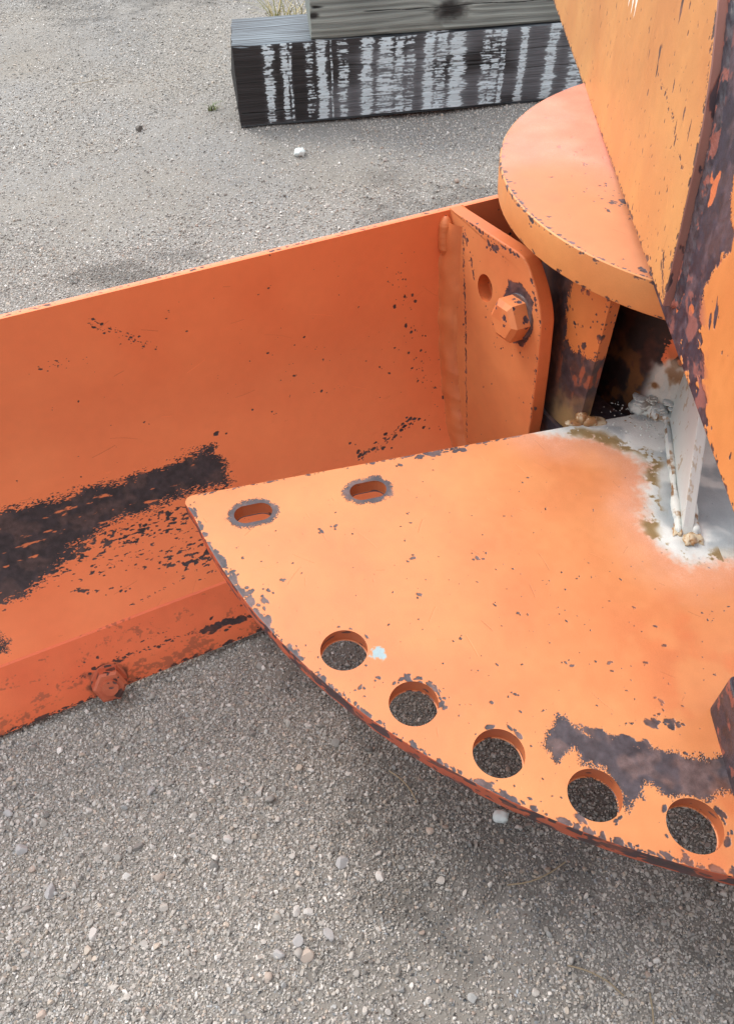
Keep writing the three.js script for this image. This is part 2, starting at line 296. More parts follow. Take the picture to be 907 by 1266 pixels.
// mouldboard
const prof = (() => {
  const c = [[-0.036, 0.046], [-0.0575, 0.072], [-0.0785, 0.104], [-0.0965, 0.15], [-0.109, 0.2], [-0.115, 0.26], [-0.118, 0.312]];
  const cv = new THREE.CatmullRomCurve3(c.map(([m, y]) => new THREE.Vector3(m, y, 0)), false, 'centripetal'); return cv.getPoints(46).map(v => [v.x, v.y]);
})();
const mbPaint = new Paint(-0.06, 0.04, 0.72, 0.32, 2700, 31);
{
  const band = [[-0.06, 0.19], [0.0656, 0.1847], [0.1046, 0.1838], [0.1654, 0.1802], [0.213, 0.1818], [0.249, 0.1849], [0.257, 0.1658], [0.2538, 0.1452], [0.2197, 0.1493], [0.1851, 0.147], [0.1477, 0.1445], [0.1171, 0.1381], [0.0912, 0.1237], [0.0577, 0.1072], [0.0407, 0.1163], [-0.06, 0.12]];
  const P = mbPaint;
  P.poly(band, 0.0042, 0.005, 1.5, 2.6); P.rub(band, 0.012, 0.0016, 0.52, 3.2);
  P.coat(ORANGE, (x, y) => 0.9 * ss(0.65, 0.72, 0.6 * fbm(x * 130, y * 420, 4) + 0.4 * fbm(x * 30, y * 160, 3) + 0.14 * ss(0.03, 0.0, Math.abs(x - 0.145)) * ss(0.006, 0.0, Math.abs(y - 0.172)) - 0.02) * (y > 0.1 && y < 0.2 ? 1 : 0), 0.6);
  P.rub([[0.02, 0.10], [0.09, 0.115], [0.13, 0.132], [0.13, 0.139], [0.04, 0.125]], 0.012, 0.0028, 0.60, 1.5);
  P.rub([[0.09, 0.104], [0.13, 0.088], [0.15, 0.078], [0.135, 0.082], [0.10, 0.094]], 0.008, 0.0026, 0.56, 1.6);
  P.rub([[0.15, 0.10], [0.20, 0.108], [0.262, 0.10], [0.255, 0.072], [0.20, 0.072]], 0.02, 0.0022, 0.50, 2.0);
  P.rub([[0.02, 0.15], [0.26, 0.155], [0.262, 0.11], [0.10, 0.10]], 0.03, 0.0018, 0.43, 2.2);
  P.poly([[-0.01, 0.07], [0.028, 0.07], [0.033, 0.075], [0.028, 0.081], [-0.01, 0.084]], 0.0045, 0.004, 1);
  for (const [x, y, s] of [[0.3155, 0.2566, 1], [0.4384, 0.2256, 1], [0.466, 0.215, 1.2], [0.256, 0.1959, 2.2], [0.1992, 0.2263, 0.8], [0.3858, 0.1336, 2], [0.412, 0.1292, 2.2], [0.4561, 0.146, 1.5], [0.4595, 0.1359, 1.5], [0.3356, 0.1246, 1.8], [0.3789, 0.1448, 1.4], [0.428, 0.137, 1.3], [0.36, 0.205, 1.2], [0.31, 0.2, 0.9], [0.455, 0.20, 1.2], [0.46, 0.185, 1.2]]) { P.chip(x, y, 0.0013 * s, 0.0009 * s, 0.4); P.chip(x + 0.004 * s, y - 0.003, 0.0006 * s, 0.0004 * s, 0.2); }
  P.along([[0.385, 0.126], [0.45, 0.148]], 70, 0.0017, 0.006, 2.4); P.along([[0.18, 0.325], [0.218, 0.296]], 60, 0.0009, 0.006, 3); P.along([[0.13, 0.30], [0.17, 0.295]], 18, 0.0009, 0.006, 2);
  P.along([[0.3, 0.25], [0.49, 0.19]], 45, 0.0009, 0.05, 1.6); P.scatter(70, [0, 0.19, 0.48, 0.34], 0.0006, 1.8, 0.5, 1.5); P.along([[0.44, 0.32], [0.485, 0.12]], 60, 0.0013, 0.014, 1.6);
  P.along([[0.05, 0.3475], [0.49, 0.3475]], 120, 0.0014, 0.0016, 4); P.scatter(40, [0.49, 0.2, 0.62, 0.345], 0.002, 1.8, 0.4, 1.4);
  P.along([[0.135, 0.068], [0.19, 0.074]], 20, 0.001, 0.0015, 5); P.scratch(90, 0.03, 0.05);
  P.coat([214, 150, 128], (x, y, m) => 0.55 * (1 - m) * ss(0.3466, 0.3474, y + 0.0012 * (fbm(x * 160, 2, 3) - 0.5)), 0.8);     // chalky worn top edge
}
const M_mould = mbPaint.finish({ paint: ORANGE, bare: [62, 53, 56], bare2: [80, 64, 63], rim: [110, 66, 54], rough: 0.55, bareRough: 0.7, bump: 0.0005, mottle: 0.55 });
function sweep(front, th, s0, s1, seg) {       // front: points [m,y] from low to high; a plate of thickness th behind it
  const nrm = front.map((p, i) => { const a = front[Math.max(0, i - 1)], b = front[Math.min(front.length - 1, i + 1)], dx = b[0] - a[0], dy = b[1] - a[1], l = Math.hypot(dx, dy); return [-dy / l, dx / l]; });
  const back = front.map((p, i) => [p[0] + nrm[i][0] * th, p[1] + nrm[i][1] * th]);
  const loop = [...front, ...back.reverse()], L = [0]; for (let i = 1; i < loop.length; i++) L.push(L[i - 1] + Math.hypot(loop[i][0] - loop[i - 1][0], loop[i][1] - loop[i - 1][1]));
  const pos = [], uv = [], ix = [], n = loop.length; loop.push(loop[0]); L.push(L[n - 1] + th);
  for (let k = 0; k <= seg; k++) for (let i = 0; i <= n; i++) { const s = mix(s0, s1, k / seg); pos.push(s, loop[i][1], loop[i][0]); uv.push(s, L[i]); }
  for (let k = 0; k < seg; k++) for (let i = 0; i < n; i++) { const a = k * (n + 1) + i, b = a + n + 1; ix.push(a, b, a + 1, a + 1, b, b + 1); }
  for (const [k, flip] of [[0, false], [seg, true]]) { // end caps
    const o = pos.length / 3; for (let i = 0; i < n; i++) { const s = mix(s0, s1, k / seg); pos.push(s, loop[i][1], loop[i][0]); uv.push(s + loop[i][0], L[0] + loop[i][1]); }
    const f = front.length; for (let i = 0; i < f - 1; i++) { const q = [o + i, o + i + 1, o + n - 1 - i, o + i + 1, o + n - 2 - i, o + n - 1 - i]; if (flip) q.reverse(); ix.push(...q); }
  }
  const g = new THREE.BufferGeometry(); g.setAttribute('position', new THREE.Float32BufferAttribute(pos, 3)); g.setAttribute('uv', new THREE.Float32BufferAttribute(uv, 2)); g.setIndex(ix);
  return toCreasedNormals(g, 0.5);
}
{
  const g = sweep(prof, 0.0065, -0.25, 1.57, 40), uv = g.attributes.uv, t0 = 0.0584;
  for (let i = 0; i < uv.count; i++) uv.setXY(i, (uv.getX(i) - mbPaint.a0) / mbPaint.w, (uv.getY(i) + t0 - mbPaint.b0) / mbPaint.h);
  inBlade(mesh('mouldboard', g, M_mould, blade));
}
// cutting edge: a thicker bar bolted along the foot
{
  const P = new Paint(-0.08, -0.02, 0.5, 0.1, 2700, 33);
  P.along([[0.108, 0.026], [0.2, 0.0225], [0.3, 0.0165]], 90, 0.0019, 0.002, 3.4); P.along([[0.19, 0.0215], [0.236, 0.018]], 60, 0.003, 0.0025, 3); P.along([[0.08, 0.034], [0.3, 0.03]], 25, 0.0013, 0.003, 4);
  P.along([[0.07, 0.022], [0.13, 0.026]], 26, 0.0018, 0.003, 3); P.scatter(40, [-0.08, 0, 0.42, 0.06], 0.0008, 2, 0.1, 0.5); P.along([[-0.08, 0.001], [0.42, 0.001]], 260, 0.002, 0.0018, 3);
  P.coat([70, 46, 40], (x, y) => 0.8 * ss(1.15, 0.6, Math.hypot((x - 0.097) / 0.022, (y - 0.014) / 0.016) + 0.25 + 1.1 * (fbm(x * 160, y * 160, 4) - 0.5)), 0.9);   // grime round the nut
  P.coat([128, 76, 58], (x, y) => 0.5 * ss(0.56, 0.66, 0.6 * fbm(x * 60, y * 130 + 3, 4) + 0.4 * fbm(x * 420, y * 520, 3) + (y < 0.012 ? 0.06 : y < 0.02 ? 0.0 : -0.05)), 0.9);   // dried soil spattered along the foot
  const M = P.finish({ paint: [226, 112, 70], bare: [60, 48, 50], bare2: [80, 54, 50], rim: [110, 62, 50], rough: 0.6, bareRough: 0.8 });
  const NP = new Paint(0, 0, 0.2, 0.2, 2600, 34, true); NP.scatter(420, [0, 0, 0.2, 0.2], 0.0026, 2, 0.3, 1.5); const M_nut = NP.finish({ paint: [178, 92, 64], bare: [66, 46, 44], bare2: [96, 62, 54] });
  const dir = [-0.036 / 0.0584, 0.046 / 0.0584], f = []; for (const t of [0, 0.0012, 0.02, 0.04, 0.0565, 0.0584, 0.0592]) { const dep = t < 0.001 ? -0.0005 : t > 0.058 ? -(t - 0.0578) * 2.2 : 0; f.push([0.001 + dir[0] * t + dir[1] * dep, 0.001 + dir[1] * t - dir[0] * dep]); }
  const g = sweep(f, 0.0095, -0.25, 1.57, 40), uv = g.attributes.uv; for (let i = 0; i < uv.count; i++) uv.setXY(i, (uv.getX(i) - P.a0) / P.w, (uv.getY(i) - P.b0) / P.h);
  const edge = inBlade(mesh('cutting_edge', g, M, blade)), nx = dir[1], ny = -dir[0], lean = Math.atan2(ny, nx);
  for (const s of [0.0985, 0.4, 0.7, 1.0, 1.3, -0.2]) {
    const t = 0.0105, cy = 0.0022 + dir[1] * t, cz = 0.0022 + dir[0] * t;
    const hex = new THREE.CylinderGeometry(0.0136, 0.0140, 0.0125, 6, 1); hex.translate(0, 0.0075, 0); hex.rotateY(0.35);
    const top = new THREE.CylinderGeometry(0.0112, 0.0136, 0.0018, 6, 1); top.translate(0, 0.0145, 0); top.rotateY(0.35);
    const stub = new THREE.CylinderGeometry(0.0064, 0.0068, 0.004, 18); stub.translate(0, 0.0162, 0);
    const nut = mesh('nut', boxUV(mergeGeometries([toCreasedNormals(hex, 0.2), toCreasedNormals(top, 0.2), toCreasedNormals(stub, 0.5)]), 0.2), M_nut, edge); nut.position.set(s, cy, cz); nut.scale.set(1.08, 1.3, 1.08); nut.rotation.x = Math.PI / 2 - lean;
    const ws = mesh('washer', boxUV(new THREE.LatheGeometry([[0.004, 0.0004], [0.0150, 0.0004], [0.0156, 0.001], [0.0152, 0.0020], [0.004, 0.0024]].map(p => new THREE.Vector2(...p)), 36), 0.2), M_nut, edge); ws.position.copy(nut.position); ws.rotation.copy(nut.rotation); 
  }
}
// bracket plate standing off the mouldboard, with its bolt
{
  const P = new Paint(-0.14, 0.05, 0.2, 0.29, 3000, 35);
  P.along([[-0.095, 0.3], [-0.077, 0.222], [-0.0535, 0.104]], 260, 0.0011, 0.0013, 4); P.along([[-0.10, 0.313], [-0.012, 0.318]], 60, 0.0015, 0.002, 2.6); P.along([[-0.06, 0.311], [-0.035, 0.309]], 14, 0.0022, 0.003, 2);
  P.along([[0.002, 0.31], [0.022, 0.28], [0.034, 0.185]], 60, 0.0013, 0.0016, 2.5); P.scatter(60, [-0.12, 0.08, 0.03, 0.31], 0.0009, 2, 1.2, 0.6); P.scatter(30, [-0.05, 0.225, 0.01, 0.26], 0.0011, 2, 1.2, 0.5); P.along([[-0.095, 0.305], [-0.07, 0.27]], 30, 0.0016, 0.006, 2.4);
  P.poly([[-0.03, 0.262], [-0.024, 0.293], [-0.008, 0.301], [0.009, 0.292], [0.015, 0.272], [0.010, 0.252], [-0.006, 0.244]], 0.0018, 0.006);
  const M = P.finish({ paint: [206, 126, 78], bare: [62, 52, 58], bare2: [88, 66, 66] });
  const sh = new THREE.Shape(); // (z forward, y)
  sh.moveTo(-0.1205, 0.312); sh.lineTo(-0.016, 0.3205); sh.quadraticCurveTo(-0.006, 0.3205, 0.0023, 0.3113); sh.quadraticCurveTo(0.018, 0.297, 0.0235, 0.2797); sh.lineTo(0.0281, 0.2462); sh.lineTo(0.0335, 0.19); sh.lineTo(0.034, 0.12); sh.lineTo(0.0, 0.085); sh.lineTo(-0.0765, 0.085);
  for (const p of prof.slice(18)) sh.lineTo(p[0] - 0.002, p[1]);
  const ho = new THREE.Path(); ho.absellipse(-0.0545, 0.2705, 0.0122, 0.0132, 0, Math.PI * 2, true); sh.holes.push(ho);
  let g = new THREE.ExtrudeGeometry(sh, { depth: 0.0105, bevelEnabled: true, bevelThickness: 0.0012, bevelSize: 0.0012, bevelOffset: -0.0012, bevelSegments: 2, curveSegments: 20 });
  g.rotateY(-Math.PI / 2); // local x -> blade z, extrusion -> -x ... turned so that (z forward)
  g.translate(0.494 + 0.0117, 0, 0);
  g = toCreasedNormals(g, 0.25); g = splitSides(g, 'x');
  setUV(g, 0, (x, y, z) => (z - P.a0) / P.w, (x, y, z) => (y - P.b0) / P.h); setUV(g, 1, (x, y, z) => (z + y) / 0.3 + 0.13, (x) => x / 0.3);
  const pl = inBlade(mesh('bracket_plate', g, [M, M_chip], blade));
  // hex bolt head, axis along the blade
  const hx = new THREE.CylinderGeometry(0.0182, 0.0182, 0.0135, 6, 1), tp = new THREE.CylinderGeometry(0.0135, 0.0182, 0.0032, 6, 1); hx.translate(0, 0.00675, 0); tp.translate(0, 0.0151, 0);
  const dome = new THREE.SphereGeometry(0.0128, 24, 6, 0, 6.283, 0, 0.6); dome.scale(1, 0.25, 1); dome.translate(0, 0.0142, 0);
  const BP = new Paint(0, 0, 0.1, 0.1, 4000, 39, true); BP.scatter(110, [0, 0, 0.1, 0.1], 0.0042, 2, 0.6, 1.5);
  const M_bolt = BP.finish({ paint: [206, 124, 76], bare: [74, 62, 72], bare2: [100, 80, 86] });
  const bolt = mesh('bolt', boxUV(mergeGeometries([hx, tp].map(q => toCreasedNormals(q, 0.2))), 0.1), M_bolt, pl); bolt.position.set(0.4935, 0.2715, -0.0045); bolt.rotation.z = Math.PI / 2; bolt.rotateY(0.12);
  const wsh = mesh('washer', boxUV(new THREE.CylinderGeometry(0.0185, 0.0192, 0.0022, 40), 0.2), M_steel, pl); wsh.position.set(0.4935, 0.2715, -0.0045); wsh.rotation.z = Math.PI / 2;
  // fillet weld in the corner between mouldboard and plate
  const n = 60, m = 8, pos = [], ix = [];
  for (let i = 0; i <= n; i++) for (let j = 0; j <= m; j++) {
    const y = mix(0.306, 0.085, i / n), k = prof.findIndex(p => p[1] >= y - 1e-6), zm = prof[Math.max(0, k)][0], w = 0.021 + 0.003 * (vn(i * 0.31, 3) - 0.5), t = j / m, bul = Math.sin(Math.PI * t) * (0.0028 + 0.003 * (fbm(i * 0.23, j * 0.2, 2) - 0.5));
    const u = 0.0055 * (1 - t) + bul, v = w * t + bul * 0.4; // u out from the plate, v out from the mouldboard
    const x = 0.4936 - u - (1 - t) * 0.004 * (vn(i * 0.27, 9) - 0.2) - (t < 0.01 ? 0.002 : 0), z = zm - 0.001 + v + 0.0015 * t;
    pos.push(t > 0.99 ? 0.4942 : x, y, z);
  }
  for (let i = 0; i < n; i++) for (let j = 0; j < m; j++) { const a = i * (m + 1) + j, b = a + m + 1; ix.push(a, b, a + 1, a + 1, b, b + 1); }
  const fg = new THREE.BufferGeometry(); fg.setAttribute('position', new THREE.Float32BufferAttribute(pos, 3)); fg.setIndex(ix); fg.computeVertexNormals();
  const M_fil = chipMat2();
  const zt = (y) => prof[Math.max(0, prof.findIndex(p => p[1] >= y - 1e-6))][0];
  const pill = bead([[0.4885, 0.309, zt(0.309) + 0.0025], [0.489, 0.29, zt(0.29) + 0.0025], [0.4895, 0.272, zt(0.272) + 0.003]], 0.0062, 5, { lump: 0.15, rip: 0.03 });
  mesh('weld', boxUV(mergeGeometries([flat(fg), (pill.deleteAttribute('uv'), flat(pill))].map(q => { q.deleteAttribute('uv'); return q; })), 0.3), M_fil, pl);
}
function chipMat2() { const P = new Paint(0, 0, 0.3, 0.3, 2200, 25, true); P.scatter(50, [0, 0, 0.3, 0.3], 0.0011, 2, 1.3, 0.5); return P.finish({ paint: [206, 118, 70], bump: 0.0007 }); }
console.log('blade');

// index plate: a thick sector with locating holes
const PT = 0.2, TH = 0.012;
{
  const P = new Paint(-0.16, -0.54, 0.56, 0.46, 2900, 41), arcC = [0.2903, -0.586], arcR = 0.4631;
  const worn = [[0.1029, -0.21], [0.1122, -0.226], [0.1194, -0.2229], [0.1275, -0.2151], [0.1447, -0.2115], [0.1624, -0.2065], [0.184, -0.2], [0.2044, -0.1986], [0.23, -0.198], [0.23, -0.18], [0.1998, -0.1796], [0.19, -0.1742], [0.1809, -0.1764], [0.1691, -0.176], [0.1569, -0.1843], [0.1514, -0.1764], [0.1425, -0.1688], [0.1417, -0.181], [0.1324, -0.1928], [0.1235, -0.1965], [0.1195, -0.204], [0.115, -0.203], [0.1073, -0.1966]];
  P.poly(worn, 0.0026, 0.0045, 1.1);
  const st = (x0, z0, x1, z1, n, s) => P.along([[x0, z0], [x1, z1]], n, s, 0.0018, 2.6);
  st(0.124, -0.2177, 0.165, -0.2055, 40, 0.003); st(0.15, -0.222, 0.19, -0.219, 14, 0.0022); st(0.172, -0.221, 0.184, -0.222, 8, 0.0026);
  for (const [x, z, s] of [[-0.0326, -0.3724, 1.6], [-0.0228, -0.3779, 1.6], [-0.0874, -0.3473, 1], [-0.0575, -0.3279, 1.5], [-0.0667, -0.3189, 1.5], [0.0352, -0.3155, 1.6], [0.0322, -0.3473, 1.6], [0.0777, -0.3473, 1.8], [0.0428, -0.4515, 2.4], [0.0264, -0.4422, 1.8], [0.0106, -0.4487, 2.2], [0.0257, -0.2502, 2.6], [0.0446, -0.2335, 2], [-0.0042, -0.2446, 1.6], [-0.068, -0.31, 2.6], [-0.079, -0.318, 2.2], [-0.093, -0.335, 1.8], [0.033, -0.2475, 2], [0.0075, -0.2515, 1.4], [-0.03, -0.253, 1.4], [0.152, -0.262, 1.3], [0.178, -0.235, 1.5], [0.19, -0.275, 1.2], [0.03, -0.39, 0.9], [0.10, -0.3, 1], [0.125, -0.262, 1], [0.09, -0.24, 1], [0.06, -0.28, 0.8]])
    for (let k = 0; k < 3; k++) P.chip(x + (P.r() - 0.5) * 0.005 * s * (k > 0), z + (P.r() - 0.5) * 0.004 * s * (k > 0), 0.0014 * s * (k ? 0.5 : 1), 0.0008 * s * (k ? 0.6 : 1), (P.r() - 0.5) * 2);
  P.scatter(800, [-0.16, -0.5, 0.4, -0.1], 0.0006, 2.4, -0.5, 1.2); P.scratch(240, 0.02, 0.9); P.scatter(110, [0.05, -0.35, 0.26, -0.16], 0.0011, 2.6, 0.5, 0.6);
  // wear along the rim, the back edge and round the holes
  const rim = []; for (let a = 156; a >= 60; a -= 3) rim.push([arcC[0] + Math.cos(a * R) * (arcR - 0.001), arcC[1] + Math.sin(a * R) * (arcR - 0.001)]);
  P.along(rim, 420, 0.0017, 0.0016, 2.2); P.along(rim.slice(0, 8), 55, 0.0032, 0.003, 2.4); P.along(rim.slice(12, 24), 60, 0.0028, 0.0025, 2.2); P.along([[-0.13, -0.409], [0.14, -0.481]], 90, 0.0016, 0.0012, 3); P.along([[0.04, -0.452], [0.075, -0.461]], 30, 0.003, 0.003, 2);
  const holes = [[-0.0137, -0.2709], [0.0328, -0.2347], [0.0849, -0.2019], [0.1423, -0.1773], [0.1743 + 0.0043, -0.1607]];
  const HC = [0.2857, -0.5689], HR = 0.4227, hang = [135.28, 127.54, 119.78, 112.19, 104.97]; for (let a = 97.4; a > -8; a -= 7.5) hang.push(a);
  const hp = hang.map(a => [HC[0] + HR * Math.cos(a * R), HC[1] + HR * Math.sin(a * R)]);
  for (const [k, [x, z]] of hp.slice(0, 6).entries()) for (let i = 0; i < [4, 26, 5, 12, 16, 6][k]; i++) { const a = (k === 1 ? -2.4 + 2.6 * P.r() : k > 2 ? -0.5 + 2.4 * P.r() * P.r() + (P.r() < 0.25 ? 2.5 : 0) : P.r() * 6.28), s = (0.4 + 1.4 * P.r() * P.r()) * (k > 2 ? 1.5 : 1.1), ra = 0.0165 + 0.0035 * P.r() * P.r(); P.chip(x + Math.cos(a) * ra, z + Math.sin(a) * ra, 0.0018 * s, 0.001 * s, a + 1.57); }
  const slots = [[-0.0843, -0.3908], [0.0009, -0.4144]], sa = -15 * R;
  for (const [x, z] of slots) { // bare rings where washers sat
    const p = []; for (let i = 0; i < 40; i++) { const t = i / 40 * 6.283, sx = Math.cos(t) > 0 ? 1 : -1, u = sx * 0.0052 + Math.cos(t) * 0.0134, v = Math.sin(t) * 0.0134; p.push([x + u * Math.cos(sa) - v * Math.sin(sa), z + u * Math.sin(sa) + v * Math.cos(sa)]); } P.poly(p, 0.0021, 0.005, 0.9);
  }
  // white paint brushed and splashed round the foot of the pivot, thin at its margin, with brown dirt on it
  const whp = [[0.14, -0.485], [0.19, -0.476], [0.213, -0.458], [0.224, -0.44], [0.213, -0.41], [0.205, -0.385], [0.209, -0.36], [0.225, -0.345], [0.27, -0.345], [0.36, -0.36], [0.40, -0.45], [0.3, -0.56], [0.15, -0.53]];
  const wn = (x, z) => sdPoly(whp, x, z) + 0.016 * (fbm(x * 60 + 4, z * 60, 4) - 0.5);
  P.coat([216, 168, 152], (x, z) => 0.62 * ss(0.05, 0.0, sdPoly(whp, x, z) + 0.02 * (fbm(x * 45, z * 45, 3) - 0.5)) * (0.45 + 0.9 * hs(Math.floor(x * 2900), Math.floor(z * 2900))), 0.8);
  P.coat([206, 215, 215], (x, z) => 0.95 * ss(0.010, -0.006, wn(x, z) + 0.008 * (fbm(x * 320, z * 320, 3) - 0.5)), 0.7);
  P.coat([146, 158, 164], (x, z) => 0.9 * ss(0.0, -0.02, wn(x, z)) * ss(0.40, 0.58, fbm(x * 28 + 3, z * 40, 4)), 0.6);
  P.coat([128, 106, 66], (x, z) => { const d = Math.abs(sdPoly(whp, x, z) + 0.003 + 0.02 * (fbm(x * 50, z * 50, 4) - 0.5)); return 0.9 * ss(0.010, 0.001, d) * ss(0.46, 0.54, 0.7 * fbm(x * 55 + 8, z * 55, 3) + 0.3 * fbm(x * 420, z * 420, 3)) * (x > 0.13 && x < 0.25 ? 1 : 0.2); }, 0.9);
  P.coat([150, 186, 200], (x, z) => 0.9 * ss(1, 0.6, Math.hypot((x - 0.0074) / 0.006, (z + 0.2689) / 0.005) + 1.4 * (fbm(x * 400, z * 400, 3) - 0.5)), 0.6);
  P.coat([196, 104, 62], (x, z) => 0.55 * ss(0.42, 0.66, fbm(x * 30 + 60, z * 30, 4)) * ss(0.12, 0.21, x) * ss(-0.34, -0.28, z), 0);    // redder, less faded paint
  const M = P.finish({ paint: FADED, bare: [68, 62, 68], bare2: [94, 78, 78], rim: [146, 104, 96], rough: 0.5, bareRough: 0.5, bump: 0.0007 });
  // outline
  const sh = new THREE.Shape(), A0 = 157.2, A1 = -31, mid = [PV[0] + 0.07, PV[1] - 0.04];
  const tip = [-0.1375, -0.4083]; sh.moveTo(0.2281, -0.5055); sh.lineTo(tip[0] + 0.006, tip[1] - 0.0016); sh.quadraticCurveTo(tip[0] - 0.0005, tip[1], tip[0] + 0.001, tip[1] + 0.008);
  for (let a = 154.6; a >= A1; a -= 2.2) sh.lineTo(arcC[0] + arcR * Math.cos(a * R), arcC[1] + arcR * Math.sin(a * R));
  sh.lineTo(PV[0] + 0.08, PV[1] - 0.09); sh.lineTo(PV[0] - 0.03, PV[1] - 0.02);
  for (const [x, z] of hp) { const h = new THREE.Path(); h.absarc(x, z, 0.0161, 0, 6.28319, true); sh.holes.push(h); }
  for (const [x, z] of slots) { const h = new THREE.Path(), n = 32; for (let i = 0; i < n; i++) { const t = -i / n * 6.283, sx = Math.cos(t) > 0 ? 1 : -1, u = sx * 0.0052 + Math.cos(t) * 0.0100, v = Math.sin(t) * 0.0100, X = x + u * Math.cos(sa) - v * Math.sin(sa), Z = z + u * Math.sin(sa) + v * Math.cos(sa); i ? h.lineTo(X, Z) : h.moveTo(X, Z); } h.closePath(); sh.holes.push(h); }
  let g = new THREE.ExtrudeGeometry(sh, { depth: TH - 0.002, bevelEnabled: true, bevelThickness: 0.001, bevelSize: 0.001, bevelOffset: -0.001, bevelSegments: 2, curveSegments: 36 });
  g.rotateX(Math.PI / 2); g.translate(0, PT - 0.001, 0);           // shape (x, z) laid flat, extruded downwards
  g = toCreasedNormals(g, 0.25); g = splitSides(g, 'y');
  setUV(g, 0, (x) => (x - P.a0) / P.w, (x, y, z) => (z - P.b0) / P.h);
  const p = g.attributes.position; setUV(g, 1, (x, y, z) => (x * 0.8 + z * 0.6) / 0.2, (x, y) => y / 0.2 * 1.2);
  // hole walls keep their paint: split the edge faces in two
  const { start, count } = g.groups[1], outer = [], inner = [], nearHole = (i) => { const x = (p.getX(i) + p.getX(i + 1) + p.getX(i + 2)) / 3, z = (p.getZ(i) + p.getZ(i + 1) + p.getZ(i + 2)) / 3; return hp.some(h => Math.hypot(h[0] - x, h[1] - z) < 0.02) || slots.some(h => Math.hypot(h[0] - x, h[1] - z) < 0.022); };
  for (let i = start; i < start + count; i += 3) (nearHole(i) ? inner : outer).push(i, i + 1, i + 2);
  const order = []; for (let i = 0; i < start; i++) order.push(i); order.push(...outer, ...inner);
  const out = new THREE.BufferGeometry(); for (const k of ['position', 'normal', 'uv']) { const at = g.attributes[k], arr = new Float32Array(order.length * at.itemSize); order.forEach((s, i) => { for (let c = 0; c < at.itemSize; c++) arr[i * at.itemSize + c] = at.array[s * at.itemSize + c]; }); out.setAttribute(k, new THREE.BufferAttribute(arr, at.itemSize)); }
  out.addGroup(0, start, 0); out.addGroup(start, outer.length, 1); out.addGroup(start + outer.length, inner.length, 2);
  mesh('index_plate', out, [M, M_worn, M_hole], blade);
}
console.log('plate');

// pivot: inner tube, outer shell, cap
const polar = (r, a) => [PV[0] + r * Math.cos(a * R), PV[1] + r * Math.sin(a * R)];
const whiteTile = new Paint(0, 0, 0.2, 0.2, 2600, 51, true); whiteTile.scatter(60, [0, 0, 0.2, 0.2], 0.002, 2, 0.3, 1.5);
whiteTile.coat([126, 88, 52], (x, y) => 0.85 * ss(0.56, 0.7, fbm(x * 80, y * 80, 4)), 0.9).coat([150, 164, 170], (x, y) => 0.6 * ss(0.5, 0.66, fbm(x * 50 + 9, y * 50, 4)), 0.6);
const M_white = whiteTile.finish({ paint: [214, 220, 216], bare: [104, 78, 58], bare2: [130, 92, 60], rim: [150, 130, 100], rough: 0.6, mottle: 1, bump: 0.0006 });
const M_tan = (() => { const P = new Paint(0, 0, 0.1, 0.1, 2600, 52, true); P.scatter(60, [0, 0, 0.1, 0.1], 0.002, 2, 0.3, 1.5); P.coat([206, 198, 172], (x, y) => 0.85 * ss(0.5, 0.66, fbm(x * 90, y * 90, 3)), 0.5); return P.finish({ paint: [158, 118, 78], bare: [98, 62, 46], bare2: [120, 80, 52], rough: 0.4, bump: 0.0006 }); })();
